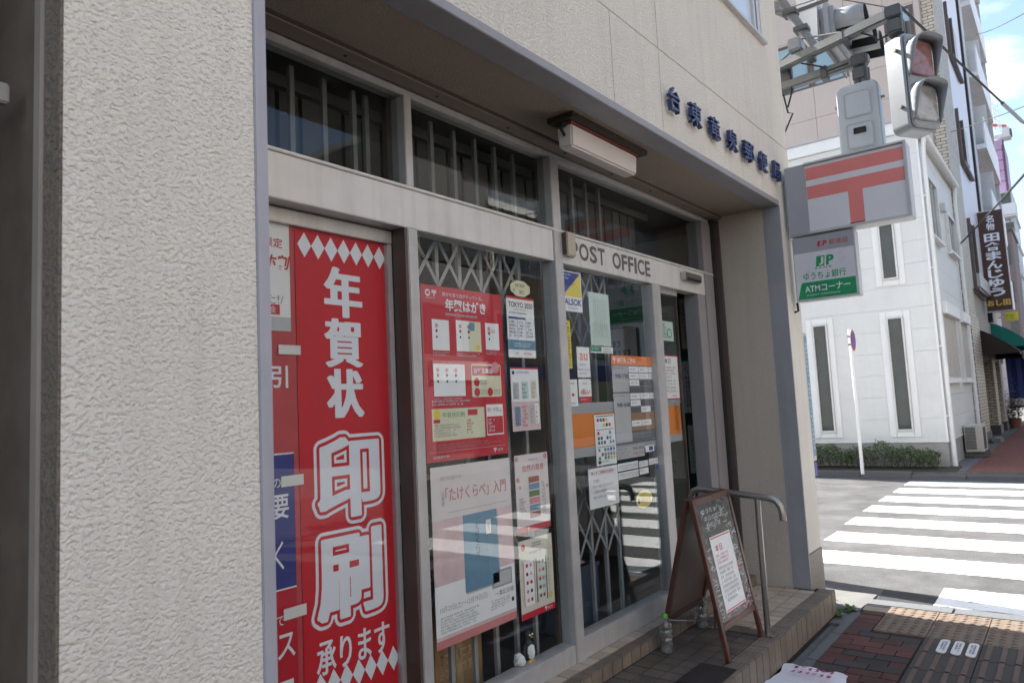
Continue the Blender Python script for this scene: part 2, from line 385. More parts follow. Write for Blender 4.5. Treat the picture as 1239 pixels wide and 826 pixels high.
# granite kerb stones on the crossing side
kerb_me = MB().box(0, .165, -.595, 0, -.40, PV+.002).mesh('kerb_stone', m_granite, bevel=.008)
for i in range(5): place('kerb_stone', kerb_me, (6.337, -.275-.6*i, 0), pave)
side_me = MB().box(0, .595, -.165, 0, -.40, PV+.0).mesh('kerb_stone', m_granite, bevel=.008)
for i in range(12): place('kerb_stone', side_me, (6.337-.6-.6*i, -2.75, 0), pave)
# edge strip by the building gutter
for i in range(4): MB().box(3.68+.6*i, 4.272+.6*i, -.302, -.235, -.35, PV+.002).build('edging_stone', m_granite, pave, bevel=.004)
MB().box(2.0, 6.08, -.235, -.15, -.4, -.215).build('gutter_channel', m_concd, pave)
# brick pavers, long side across the walking direction
m_brick_r = M('red_paver', (.085,.032,.026), rough=.85, var=.25, vscale=14, bump=.3, bscale=200, rnd=.25)
m_brick_d = M('dark_paver', (.042,.034,.032), rough=.85, var=.25, vscale=14, bump=.3, bscale=200, rnd=.25)
BW, BL = .108, .192
brick_me = [MB().box(0, BW-.006, -(BL-.006), 0, -.04, 0).mesh('brick', m, bevel=.0) for m in (m_brick_r, m_brick_d)]
half_me = [MB().box(0, BW-.006, -(BL/2-.006), 0, -.04, 0).mesh('brick', m) for m in (m_brick_r, m_brick_d)]
short_me = [MB().box(0, BW-.006, -.149, 0, -.04, 0).mesh('brick', m) for m in (m_brick_r, m_brick_d)]
rg = random.Random(3)
x = 4.32; row = 0
while x < 6.10:
    y = -.305
    off = (row % 2)
    ymin = -.455 if x > 5.6 else -.785
    if x > 5.6:
        place('brick', short_me[rg.random() < .55], (x, y, PV+rg.uniform(-.002,.002)), pave); x += BW; row += 1; continue
    if off:
        place('brick', half_me[rg.random() < .55], (x, y, PV+rg.uniform(-.002,.002)), pave); y -= BL/2
    while y-BL/2 > ymin-.02:
        full = y-BL >= ymin-.03
        place('brick', (brick_me if full else half_me)[rg.random() < .55], (x, y, PV+rg.uniform(-.002,.002)), pave)
        y -= BL if full else BL/2
    x += BW; row += 1
x = 4.32
while x < 5.66:        # strip beyond the tactile paving
    y = -1.46-(BL/2 if int(x/BW) % 2 else 0)
    while y > -2.55:
        place('brick', brick_me[rg.random() < .55], (x, y, PV+rg.uniform(-.002,.002)), pave); y -= BL
    x += BW
# tactile paving
m_tac = M('tactile_block', (.155,.115,.085), rough=.8, var=.2, vscale=12, bump=.25, bscale=220, rnd=.12)
m_tac_l = M('tactile_line_block', (.055,.048,.042), rough=.8, var=.25, vscale=12, bump=.25, bscale=220, rnd=.12)
m_ridge = M('tactile_ridge', (.115,.078,.06), rough=.75, var=.2, vscale=20)
TB = .33
mb = MB().box(.003, TB-.003, -TB+.003, -.003, -.04, 0)
dots_me = mb.mesh('tactile_tile', m_tac)
dm = MB()
for i in range(5):
    for j in range(5):
        dm.lathe([(.019,0),(.017,.004),(.010,.0065)], (.033+i*.066, -.033-j*.066, 0), 8)
studs_me = dm.mesh('studs', m_tac, smooth=True)
line_me = MB().box(.003, TB-.003, -TB+.003, -.003, -.04, 0).mesh('tactile_tile', m_tac_l)
bar_me = MB().prism([(.012,-.016,0),(TB-.012,-.016,0),(TB-.012,.016,0),(.012,.016,0)], (0,0,.006)).mesh('ridge', m_ridge, bevel=.003)
for ix, x in enumerate((5.675, 6.005)):
    for k in range(4):
        t = place('tactile_tile', dots_me, (x, -.46-TB*k, PV), pave); s = place('studs', studs_me, (x, -.46-TB*k, PV), t)
m_plate = M('white_tactile_plate', (.62,.62,.60), rough=.5, var=.1, vscale=30)
m_print_b = M('blue_print', (.03,.05,.20), rough=.6)
for ix in range(4):
    for k in range(2):
        x0 = 5.345-TB*ix; y0 = -.79-TB*k
        t = place('tactile_tile', line_me, (x0-.003, y0, PV), pave)
        for j in range(4):
            yy = y0-.045-j*.081
            if ix == 0 and k == 0 and j > 0:
                pts = []
                for cx, a0 in ((x0+TB-.05, -90), (x0+.05, 90)):
                    for q in range(7): a = R(a0+q*30); pts.append((cx+.028*math.cos(a), yy+.028*math.sin(a), PV+.002))
                pl = MB().prism(pts, (0,0,.006)).build('name_plate', m_plate, t)
                sh = Sheet((x0+TB-.04, yy+.02, PV+.008), (-(TB-.08),0,0), (0,-.04,0), (0,0,1), pl)
                sh.p = t; sh.print_lines('small_print', .1, .9, .1, .95, 2, m_print_b, seed=j, fill=1)
            else: place('ridge', bar_me, (x0, yy, PV), t)
# apron slabs between end wall and side street
for i in range(4):
    y0 = -.275+i*.6
    MB().hexa([(6.085,y0,-.4),(6.80,y0,-.4),(6.80,y0+.594,-.4),(6.085,y0+.594,-.4)], [(6.085,y0,-.175),(6.80,y0,-.214),(6.80,y0+.594,-.214),(6.085,y0+.594,-.175)]).build('apron_slab', m_conc, pave, bevel=.004)
MB().box(5.76, 6.082, -.234, .0, -.4, -.195).build('apron_slab', m_concd, pave)
# weeds in the joints
m_leaf = M('weed_leaf', (.07,.14,.03), rough=.6, var=.3, vscale=40, rnd=.2)
def weed(x, y, z, n, r, label, seed):
    rg = random.Random(seed); t = thing('weed', label, 'weed', (x,y,z), 'weeds in the kerb joints'); mb = MB()
    for i in range(n):
        a = rg.uniform(0,6.28); l = r*rg.uniform(.5,1); h = rg.uniform(.01,.05); w = .012
        d = Vector((math.cos(a), math.sin(a), 0)); s = Vector((-d.y, d.x, 0))*w; b = Vector((x,y,z))+d*.005
        mb.quad(b, b+d*l*.5+s+Vector((0,0,h)), b+d*l+Vector((0,0,h*.6)), b+d*l*.5-s+Vector((0,0,h)))
    mb.build('leaf_rosette', m_leaf, t); return t
weed(6.09,-.22,-.18, 18,.07,'small green weed at the joint beside the kerb end',1)
weed(5.93,-.17,-.19, 18,.08,'low green weed where the gutter meets the tiled step',2)
weed(6.24,-.03,-.17, 16,.08,'tiny green weed at the foot of the building corner',3)

# far pavement across the side street
m_redpave = M('far_red_paving', (.20,.075,.05), rough=.85, var=.25, vscale=3, spec=.2)
nt = m_redpave.node_tree; bt = nd(nt, 'ShaderNodeTexBrick'); bt.inputs['Scale'].default_value = 4.4; bt.inputs['Color1'].default_value = (.23,.085,.055,1); bt.inputs['Color2'].default_value = (.16,.065,.05,1); bt.inputs['Mortar'].default_value = (.10,.06,.05,1); bt.inputs['Mortar Size'].default_value = .02
g_ = nd(nt, 'ShaderNodeNewGeometry'); nt.links.new(g_.outputs['Position'], bt.inputs['Vector']); nt.links.new(bt.outputs['Color'], nt.nodes['Principled BSDF'].inputs['Base Color'])
far = MB().box(15.92, 120, -2.9, 12, -.4, -.105).build('far_pavement', m_conc, kind='structure')
MB().box(15.93, 120, -2.88, .02, -.14, -.10).build('red_paving', m_redpave, far)
fk = MB().box(0, .18, -.895, 0, -.4, -.095).mesh('kerb_stone', m_granite, bevel=.01)
for i in range(11): place('kerb_stone', fk, (15.72+(.0 if i > 4 else 0), 6.3-.9*i, 0 if i < 6 else -.05), far)
fk2 = MB().box(0, .895, 0, .16, -.4, -.09).mesh('kerb_stone', m_granite, bevel=.01)
for i in range(22): place('kerb_stone', fk2, (16.0+.9*i, .02, 0), far)
MB().hexa([(15.93,.18,-.2),(16.9,.18,-.2),(16.9,6,-.2),(15.93,6,-.2)],[(15.93,.18,-.09),(16.9,.18,-.085),(16.9,6,-.085),(15.93,6,-.09)]).build('planting_bed', M('soil',(.05,.04,.03),rough=1,var=.3,vscale=12,bump=.6,bscale=60), far)
# opposite side of the main street
opp = MB().box(-40, 120, -40, -10.2, -.4, -.12).build('opposite_pavement', m_conc, kind='structure')

# ------------------------------------------------------------------ post office building
FT = 'post office'
PO = thing('post_office_building', 'cream plastered post office building with glazed shopfront and lavender trim', 'building', (3.4, 0, -.18))
XE = 6.25; RX = 5.875; ZS = 3.02
def bx(name, mat, x0,x1,y0,y1,z0,z1, parent=None, bevel=0): return MB().box(x0,x1,y0,y1,z0,z1).build(name, mat, parent or PO, bevel=bevel)
# near-left wall panel with true relief
mb = MB(); nx, nz = 185, 800; gx0, gx1, gz0, gz1 = .65, 1.138, .72, 2.82
mb.v = [Vector((gx0+(gx1-gx0)*i/nx, 0, gz0+(gz1-gz0)*j/nz)) for j in range(nz+1) for i in range(nx+1)]
mb.f = [(j*(nx+1)+i, j*(nx+1)+i+1, (j+1)*(nx+1)+i+1, (j+1)*(nx+1)+i) for j in range(nz) for i in range(nx)]
mb.build('wall_panel', m_stucco_r, PO, fixn=False, smooth=False)
bx('wall_core', m_stucco, .653, 1.138, .006, .5, -.18, 3.56)
bx('wall_panel', m_stucco, .65, 1.138, 0, .006, -.18, .72); bx('wall_panel', m_stucco, .65, 1.138, 0, .006, 2.82, 3.567)
# dark recess to the left
bx('recess_wall', m_darkwall, .652, .70, .5, 1.6, -.18, 3.3)
bx('recess_cheek', m_stucco_shade, .6455, .652, .004, .10, -.18, 3.3)
bx('recess_cheek', m_darkwall, .645, .652, .145, .5, -.18, 3.3)
bx('corner_strip', m_strip, .638, .652, .10, .142, -.18, 3.3, bevel=.003)
bx('recess_back', m_darkwall, -.4, .65, 1.6, 1.7, -.18, 3.3)
bx('shade_blocker_ceiling', m_darkwall, -.4, .65, 0, 1.6, 3.1, 3.3)  # unseen roof added to keep the recess dark
bx('shade_blocker_side', m_stucco, -1.4, -.35, -.05, 1.6, -.18, 9)  # unseen neighbour block, added only to shade the recess
bx('upper_wall', m_stucco, -.35, .65, 0, .3, 3.3, 9)
bx('canopy_bar', M('dull_white_bar',(.34,.325,.295),rough=.6), -.35, .605, .19, .215, 2.285, 2.335, bevel=.004)
# fascia, first course, joints, second course
for x0, x1 in ((1.138, 3.257), (3.263, 3.827), (3.833, XE)): bx('wall_panel', m_stucco, x0, x1, 0, .14, 3.062, 3.567)
for x0, x1 in ((.65, 3.827), (3.833, XE)): bx('wall_panel', m_stucco, x0, x1, 0, .14, 3.573, 4.37)
bx('wall_panel', m_stucco, .65, 4.15, 0, .14, 4.37, 5.9); bx('wall_panel', m_stucco, 5.83, XE, 0, .14, 4.37, 5.9); bx('wall_panel', m_stucco, .65, XE, 0, .14, 5.9, 9)
bx('wall_core', m_stucco, .65, XE, .13, .30, 3.06, 9)
m_joint = M('weathered_joint', (.40,.37,.32), rough=.9, var=.2, vscale=8)
bx('joint', m_joint, 1.14, XE, .004, .12, 3.567, 3.573)
bx('joint', m_joint, 3.257, 3.263, .004, .12, 3.062, 3.567); bx('joint', m_joint, 3.827, 3.833, .004, .12, 3.062, 4.37)
bx('upper_storey', m_stucco, .65, XE-.002, .3, 8, 3.25, 9)
# upper window
uw = bx('window', m_alu, 4.15, 5.83, .04, .05, 4.37, 5.9)
for a in ((4.15,5.83,4.37,4.41),(4.15,5.83,5.86,5.9),(4.15,4.2,4.41,5.86),(5.76,5.83,4.41,5.86),(4.95,5.0,4.41,5.86),(5.68,5.72,4.41,5.86)):
    bx('frame', m_alu, a[0], a[1], .005, .04, a[2], a[3], uw)
bx('sill', m_alu, 4.12, 5.86, -.035, .005, 4.355, 4.385, uw, bevel=.004)
bx('pane', M('sky_curtain_pane',(.55,.60,.66),rough=.12,var=.12,vscale=1.5,spec=.8), 4.2, 5.68, .028, .034, 4.41, 5.86, uw)  # pale blue base colour holds the reflected sky and the curtains
# pier on the right with plinth, end wall
bx('pier', m_stucco, RX+.012, XE, 0, .5, .262, 3.062); bx('pier_core', m_stucco, RX+.006, XE-.004, .5, .66, -.18, 3.25)
bx('plinth', m_plinth, RX+.012, XE+.004, -.006, .5, -.30, .257, bevel=.004)
bx('plinth_joint', m_joint, RX+.012, XE-.004, .004, .5, .255, .264)
bx('end_wall', m_stucco, XE-.15, XE, .5, 8, .262, 3.25); bx('plinth', m_plinth, XE-.15, XE+.004, .5, 8, -.30, .262)
bx('back_wall', m_stucco, .65, XE, 8, 8.2, -.2, 9); bx('side_wall', m_stucco, .66, .8, 1.7, 8, -.2, 3.25)
# reveal and soffit
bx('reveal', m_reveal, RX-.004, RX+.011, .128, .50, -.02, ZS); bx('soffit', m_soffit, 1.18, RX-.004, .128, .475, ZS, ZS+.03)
# lavender metal trim: left jamb, head, right jamb
m_trim_lit = M('lavender_trim_lit', (.38,.38,.43), rough=.45, var=.08, vscale=4, streak=.15)  # same lavender paint, extra light on the outer face put into the colour
bx('trim', m_trim_lit, 1.139, 1.18, -.006, .5, -.18, 3.02, bevel=.003)
bx('trim', m_trim, 1.139, RX+.006, -.006, .128, ZS-.004, ZS+.04, bevel=.003)
bx('trim', m_trim, RX-.006, RX+.012, -.008, .128, -.0, ZS-.004, bevel=.002)
# brown soffit board and head frame of the shopfront
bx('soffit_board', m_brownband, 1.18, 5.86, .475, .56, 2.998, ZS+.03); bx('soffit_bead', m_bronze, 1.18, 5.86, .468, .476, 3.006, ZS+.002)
for i in range(7): bx('screw', m_dark, 1.9+i*.55, 1.912+i*.55, .51, .52, 2.994, 2.998)
FY = .565
bx('head_frame', m_alu, 1.18, 5.80, FY, FY+.08, 2.962, 2.997, bevel=.003)
bx('transom_sill', m_alu_l, 1.18, 5.80, FY-.014, FY+.09, 2.518, 2.532, bevel=.003)
beam = bx('transom_beam', m_alu_l, 1.18, 3.445, FY-.004, FY+.09, 2.337, 2.518, bevel=.003)
beam2 = bx('transom_beam', m_alu_l, 3.53, 5.80, FY-.002, FY+.09, 2.337, 2.518, bevel=.003)
bx('mullion', m_alu, 2.274, 2.322, FY-.01, FY+.08, 2.532, 2.962, bevel=.003); bx('mullion', m_alu, 3.445, 3.53, FY-.012, FY+.085, .075, 2.962, bevel=.004)
bx('mullion', m_alu, 2.272, 2.335, FY-.008, FY+.09, .075, 2.337, bevel=.004); bx('mullion', m_alu, 4.67, 4.795, FY-.006, FY+.085, .075, 2.337, bevel=.004)
bx('inner_mullion', m_bronze, 2.246, 2.274, FY+.08, FY+.11, 2.532, 2.962); bx('inner_mullion', m_bronze, 3.425, 3.445, FY+.085, FY+.11, .18, 2.962)
m_post = M('grey_door_post', (.30,.285,.29), rough=.45, metal=.2, var=.08, streak=.1)
bx('door_post', m_post, 5.47, 5.615, FY-.002, FY+.12, .075, 2.337, bevel=.004); bx('door_post', m_post, 5.619, 5.80, FY-.010, FY+.12, .075, 2.962, bevel=.004)
bx('dark_slot', m_dark, 5.801, RX-.004, .545, .66, -.02, ZS); bx('slot_bead', m_bronze, 5.845, 5.87, .50, .545, -.02, 2.99)
# transom panes and lower panes
for x0, x1 in ((1.18, 2.274), (2.322, 3.445), (3.53, 5.62)):
    w = bx('transom_window', m_alu, x0, x1, FY+.03, FY+.05, 2.532, 2.545); bx('pane', m_glass_dark, x0+.002, x1-.002, FY+.036, FY+.042, 2.545, 2.962, w)
# middle window
w = bx('display_window', m_alu, 2.335, 3.445, FY-.006, FY+.09, .076, .18, bevel=.004); bx('pane', m_glass, 2.337, 3.443, FY+.03, FY+.036, .18, 2.337, w)
# fixed door pane
w = bx('fixed_glass_door', m_alu, 3.53, 4.67, FY-.004, FY+.09, .076, .195, bevel=.004); bx('pane', m_glass, 3.532, 4.668, FY+.03, FY+.036, .195, 2.337, w)
m_film_o = M('orange_film', C('#d9791f'), rough=.5, var=.04); m_film_g = M('grey_film', (.33,.34,.35), rough=.5, var=.04)
bx('orange_band', m_film_o, 3.535, 4.665, FY+.046, FY+.0465, 1.242, 1.446, w); bx('grey_band', m_film_g, 3.535, 4.665, FY+.046, FY+.0465, 1.446, 1.51, w); bx('grey_band', m_film_g, 3.535, 4.665, FY+.046, FY+.0465, 1.185, 1.242, w)
# sliding door, half open
w = bx('sliding_glass_door', m_alu, 4.70, 5.215, FY+.06, FY+.095, .08, .195, bevel=.003)
bx('pane', m_glass, 4.70, 5.215, FY+.075, FY+.081, .195, 2.30, w); bx('top_rail', m_alu, 4.70, 5.215, FY+.06, FY+.095, 2.30, 2.337, w)
bx('orange_band', m_film_o, 4.80, 5.21, FY+.092, FY+.0925, 1.245, 1.458, w); bx('grey_band', m_film_g, 4.80, 5.21, FY+.092, FY+.0925, 1.458, 1.52, w); bx('grey_band', m_film_g, 4.80, 5.21, FY+.092, FY+.0925, 1.19, 1.245, w)
bx('edge_strip', m_bronze, 5.206, 5.216, FY+.066, FY+.09, .195, 2.30, w)
bx('handle', M('dark_handle',(.03,.03,.03),rough=.4), 5.13, 5.155, FY+.045, FY+.06, 1.27, 1.48, w, bevel=.004)
# left bay: recessed framed pane
bx('jamb_return', m_bronze, 2.255, 2.272, FY-.004, .645, .08, 2.336); bx('header_return', m_bronze, 1.18, 2.255, FY+.091, .645, 2.330, 2.336)
w = bx('display_window', m_alu, 1.18, 2.255, .645, .69, 2.272, 2.330, bevel=.003)
bx('stile', m_alu, 2.228, 2.254, .646, .69, .08, 2.271, w, bevel=.003); bx('bottom_rail', m_alu, 1.18, 2.228, .646, .69, .08, .25, w); bx('pane', m_glass, 1.18, 2.228, .660, .666, .25, 2.271, w)
# interior
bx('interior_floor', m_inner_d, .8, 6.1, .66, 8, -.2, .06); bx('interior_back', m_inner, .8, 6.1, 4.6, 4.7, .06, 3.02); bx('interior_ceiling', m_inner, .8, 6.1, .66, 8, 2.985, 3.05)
# threshold lettering: POST OFFICE
m_grey_letter = M('grey_letter', (.115,.115,.118), rough=.6)
sh = Sheet((3.632, FY-.002, 2.492), (1.03,0,0), (0,0,-.115), (0,-1,0), beam2)
xx = 0.0; word = [('P',.082),('O',.112),('S',.09),('T',.088),(None,.075),('O',.112),('F',.078),('F',.078),('I',.035),('C',.1),('E',.08)]
tot = sum(a for _, a in word)+.012*(len(word)-1)
for ch, a in word:
    if ch: sh.text('letter', ch, xx/tot, (xx+a)/tot, .02, .98, m_grey_letter, layer=1, bold=.028)
    xx += a+.012
# name of the office in blue raised characters
sg = thing('raised_sign_lettering', 'row of seven raised dark blue characters on the cream fascia', 'sign', (4.87, 0, 3.2))
lx = [(3.864,3.992),(4.152,4.311),(4.461,4.615),(4.772,4.935),(5.073,5.265),(5.40,5.561),(5.709,5.875)]
for ch, (a, b) in zip('台東竜泉郵便局', lx):
    vs_, fs_, asp = glyphs(ch, .004); z0, z1 = 3.20, 3.347; mb = MB(); a, b = a-.004, b+.004
    for dy, flip in ((-.045, False), (-.018, True)):
        q = len(mb.v); mb.v += [Vector((a+(b-a)*u, dy, z0+(z1-z0)*v)) for u, v, l in vs_]; mb.f += [tuple(i+q for i in (f[::-1] if flip else f)) for f in fs_]
    # side walls along border edges
    cnt = {}
    for f in fs_:
        for i in range(len(f)):
            e = (f[i], f[(i+1) % len(f)]); k = tuple(sorted(e)); cnt.setdefault(k, []).append(e)
    n = len(vs_)
    for k, es in cnt.items():
        if len(es) == 1: i, j = es[0]; mb.f.append((j, i, i+n, j+n))
    o = mb.build('character', m_blue_letter, sg, fixn=False)
    for dx in (.3, .7): MB().tube([(a+(b-a)*dx, -.02, z0+.07), (a+(b-a)*dx, .005, z0+.07)], .004, 6).build('stand_off_pin', m_blue_letter, o)

# ------------------------------------------------------------------ tiled entrance platform
PLT = thing('entrance_platform', 'beige tiled entrance platform with ribbed edge in front of the door', 'platform', (4.1, 0, -.18))
PE = -.155; P = .1085; PY = .1125; X0P = 1.18
bx('platform_core', m_grout, X0P, 5.876, PE+.008, .545, -.21, -.007, PLT); bx('step_core', m_grout, X0P, 5.85, .418, .62, -.007, .069, PLT)
bx('platform_core', m_grout, 5.876, 5.95, PE+.006, -.02, -.21, -.004, PLT)
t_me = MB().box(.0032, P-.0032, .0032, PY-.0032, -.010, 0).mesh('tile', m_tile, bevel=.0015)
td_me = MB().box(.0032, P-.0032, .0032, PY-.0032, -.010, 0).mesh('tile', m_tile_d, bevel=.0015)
mb = MB().box(.0032, P-.0032, 0, PY-.0032, -.012, -.003)
for k in range(5): mb.box(.002, P-.002, .003+k*.0205, .003+k*.0205+.014, -.003, 0)
n_me = mb.mesh('nosing_tile', m_nosing)
m_riser = M('riser_tile_glaze', (.185,.148,.113), rough=.5, var=.22, vscale=9, bump=.15, bscale=240, rnd=.13, streak=.4)
r_me = MB().box(.0032, P-.0032, 0, .010, -.172, -.004).mesh('riser_tile', m_riser, bevel=.0015)
rg = random.Random(5)
xk = 5.95
while xk-P > 2.9:
    xk -= P
    place('nosing_tile', n_me, (xk, PE, rg.uniform(-.001,.001)), PLT)
    place('riser_tile', r_me, (xk, PE-.004, 0), PLT)
    if xk+P > 5.88: continue
    for r in range(4):
        yk = PE+PY*(r+1)
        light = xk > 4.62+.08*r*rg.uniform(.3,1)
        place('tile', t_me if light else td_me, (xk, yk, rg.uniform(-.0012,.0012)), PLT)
xk = 5.85; s_me = MB().box(.0032, P-.0032, 0, .008, 0, .071).mesh('riser_tile', m_riser, bevel=.0015)
mb = MB().box(.0032, P-.0032, 0, .076, -.01, -.003)
for k in range(4): mb.box(.002, P-.002, .003+k*.0185, .003+k*.0185+.012, -.003, 0)
n2_me = mb.mesh('nosing_tile', m_nosing); t2_me = MB().box(.0032, P-.0032, .002, .078, -.01, 0).mesh('tile', m_tile, bevel=.0015)
while xk-P > 2.6:
    xk -= P
    place('riser_tile', s_me, (xk, .408, .0), PLT); place('nosing_tile', n2_me, (xk, .408, .078+rg.uniform(-.001,.001)), PLT); place('tile', t2_me, (xk, .485, .078), PLT)

# ------------------------------------------------------------------ print colours
m_paper = M('white_paper', (.84,.845,.85), rough=.7, var=.03, vscale=6)
m_paper_p = M('pink_tinted_paper', (.74,.66,.65), rough=.7, var=.05, vscale=3)
m_paper_c = M('cream_paper', (.70,.66,.54), rough=.7, var=.05)
m_paper_g = M('pale_green_paper', (.56,.68,.62), rough=.7, var=.05)
m_red = M('red_print', (.52,.012,.030), rough=.45, var=.05, vscale=4)
m_banner = M('red_banner_cloth', (.56,.010,.022), rough=.55, var=.07, vscale=3)
m_wht = M('white_print', (.78,.80,.86), rough=.6, var=.03)
m_ink = M('black_print', (.03,.03,.033), rough=.6)
m_gry = M('grey_print', (.30,.30,.31), rough=.6)
m_lgry = M('light_grey_print', (.50,.50,.50), rough=.6)
m_blu = M('blue_print_bold', (.035,.05,.26), rough=.5)
m_sky = M('steel_blue_print', (.13,.27,.38), rough=.5, var=.08, vscale=15)
m_yel = M('yellow_print', (.75,.60,.05), rough=.5)
m_grn = M('green_print', (.01,.25,.09), rough=.45)
m_pnk = M('pink_print', (.62,.30,.32), rough=.6, var=.15, vscale=12)
m_org = M('orange_print', (.80,.21,.03), rough=.5)
m_crm = M('cream_print', (.70,.66,.48), rough=.6)
m_tape = M('white_tape', (.72,.72,.70), rough=.5)

# ------------------------------------------------------------------ left bay: two vinyl banners
BY = .672
def cloth(name, mat, x0, x1, z0, z1, t, n=30):
    """banner cloth with faint vertical waves, 1 mm behind the print"""
    mb = MB(); mb.box(x0, x1, BY, BY+.0012, z0, z1); return mb.build(name, mat, t)
t = thing('new_year_card_banner', 'tall red vinyl banner with big white characters behind the left pane', 'banner', (2.0, BY, .38))
BX0, BX1, BZ0, BZ1 = 1.748, 2.246, .30, 2.276
cloth('cloth', m_banner, BX0, BX1, BZ0, BZ1, t)
sh = Sheet((BX0,BY,BZ1), (BX1-BX0,0,0), (0,0,BZ0-BZ1), (0,-1,0), t)
def q(x0,x1,z0,z1): return ((x0-BX0)/(BX1-BX0), (x1-BX0)/(BX1-BX0), (BZ1-z1)/(BZ1-BZ0), (BZ1-z0)/(BZ1-BZ0))
for zc, x0, x1 in ((2.205,1.760,2.232),(.455,1.79,2.235)):
    for i in range(7):
        cx = x0+(x1-x0)*(i+.5)/7; h = .052; w = (x1-x0)/14
        a = q(cx-w, cx+w, zc-h, zc+h); sh.shape('diamond', [((a[0]+a[1])/2,a[2]),(a[1],(a[2]+a[3])/2),((a[0]+a[1])/2,a[3]),(a[0],(a[2]+a[3])/2)], m_wht, 1)
for ch, b in (('年',(1.886,2.090,1.918,2.133)),('賀',(1.882,2.084,1.707,1.912)),('状',(1.887,2.084,1.495,1.700))):
    sh.text('character', ch, *q(*b), m_wht, 1, mincho=.035, dilate=.02)
for ch, b in (('印',(1.827,2.159,1.082,1.415)),('刷',(1.812,2.157,.686,1.028))):
    e = .022
    bb = (b[0]-.028,b[1]+.028,b[2]-.028,b[3]+.028); sh.text('character_outline', ch, *q(*bb), m_wht, 1, mincho=.03, dilate=.09)
    bb = (b[0]-.014,b[1]+.014,b[2]-.014,b[3]+.014); sh.text('character_keyline', ch, *q(*bb), m_banner, 2, mincho=.03, dilate=.055)
    sh.text('character', ch, *q(*b), m_wht, 3, mincho=.03, dilate=.016)
sh.text('lettering', '承ります', *q(1.805,2.185,.495,.622), m_wht, 1, bold=.01, mincho=.015)

t = thing('phone_discount_banner', 'narrow strip of white, red and blue sales banner at the edge of the left pane', 'banner', (1.67, BY, .3))
LX0, LX1 = 1.30, 1.744
cloth('cloth', m_paper, LX0, LX1, .30, 2.285, t)
BX0, BX1, BZ0, BZ1 = LX0, LX1, .30, 2.285
sh = Sheet((BX0,BY,BZ1), (BX1-BX0,0,0), (0,0,BZ0-BZ1), (0,-1,0), t)
m_pinkred = M('faded_red_print', (.50,.06,.07), rough=.5, var=.12, vscale=5)
m_navy = M('navy_print', (.028,.035,.22), rough=.5, var=.06)
m_band_g = M('pale_grey_print', (.50,.52,.54), rough=.6)
sh.rect('grey_field', *q(LX0,LX1,1.845,1.90), m_band_g, 0); sh.rect('red_field', *q(LX0,LX1,1.372,1.845), m_pinkred, 0)
sh.rect('blue_field', *q(LX0,LX1,.866,1.366), m_navy, 0); sh.rect('red_field', *q(LX0,LX1,.30,.860), m_red, 0)
sh.rect('red_edge', *q(1.722,1.744,.30,2.285), m_pinkred, 1)
m_rt = M('red_type', (.55,.05,.05), rough=.6)
sh.text('lettering','限定',*q(1.605,1.690,2.174,2.213),m_rt,2,bold=.01); sh.text('lettering','ホ割',*q(1.60,1.712,2.09,2.148),m_rt,2,bold=.03,slant=.03)
sh.text('lettering','た!/',*q(1.608,1.69,1.95,1.99),m_gry,2); sh.rect('red_box',*q(1.60,1.672,1.908,1.948),m_rt,2); sh.text('lettering','金',*q(1.63,1.655,1.915,1.942),m_wht,3)
sh.text('lettering','引',*q(1.623,1.703,1.622,1.709),m_wht,2,bold=.02); sh.text('lettering','の',*q(1.625,1.660,1.243,1.277),m_wht,2)
sh.text('lettering','要',*q(1.618,1.694,1.124,1.216),m_wht,2,bold=.015); sh.text('lettering','く',*q(1.626,1.668,.936,1.042),m_wht,2)
sh.text('lettering','で',*q(1.630,1.666,.733,.768),m_wht,2); sh.text('lettering','ス',*q(1.633,1.71,.610,.700),m_wht,2,bold=.01); sh.rect('white_box',*q(1.62,1.70,.40,.53),m_wht,2)
for i, (z0, z1) in enumerate(((1.753,1.790),(1.243,1.284),(.748,.790))):
    MB().box(1.66, 1.762, BY-.0052, BY-.0045, z0, z1).build('tape_tag', m_tape, origin=(1.66,BY-.005,z0), label=['upper white tape tag joining the two banners','middle white tape tag joining the two banners beside the blue field','lowest white tape tag joining the two banners'][i], cat='tape', group='white tape tags on the banners')

# ------------------------------------------------------------------ middle window posters
PYG = .607
s = poster('postcard_poster', 'large red poster with white sample cards in the middle window', 'poster', 2.388,2.988,1.268,2.099,PYG,m_red)
s.disc('emblem', .075,.045,.028,.020,m_wht,1); s.disc('emblem_core', .075,.045,.016,.012,m_red,2); s.text('postal_mark','〒',.12,.175,.028,.062,m_wht,1,bold=.03); s.print_lines('small_print',.05,.19,.068,.08,1,m_wht,1,fill=1)
s.text('subtitle','誰かを思う日がやってくる。',.24,.74,.030,.054,m_wht,1); s.text('headline','年賀はがき',.27,.78,.066,.138,m_wht,1,bold=.03)
s.print_lines('small_print',.27,.76,.150,.170,1,m_wht,1,fill=1,dens=1)
for i,(a,b,c,d) in enumerate(((.11,.305,.195,.372),(.39,.70,.188,.372),(.76,.945,.188,.355),(.105,.475,.45,.635))):
    s.rect('sample_card',a,b,c,d,m_paper,1)
    for k in range(1 if i in (0,2) else (2 if i == 1 else 3)):
        u = a+.03+k*.105; s.disc('red_seal',u+.02,c+.035,.018,.013,m_pnk,2); s.disc('red_seal',u+.02,c+.065,.014,.010,m_red,2); s.disc('dot',u+.02,c+.10,.010,.008,m_ink,2)
    if i == 1: s.rect('card_tint',.545,.70,.188,.372,m_crm,2); s.rect('card_picture',.56,.62,.195,.245,m_sky,3); s.disc('card_ornament',.655,.345,.03,.017,m_yel,3)
    if i == 2: s.print_lines('small_print',.79,.92,.225,.25,2,m_red,2)
    s.print_lines('caption',a,b+.02,d+.008,d+.032,2,m_wht,1,fill=.9,seed=i)
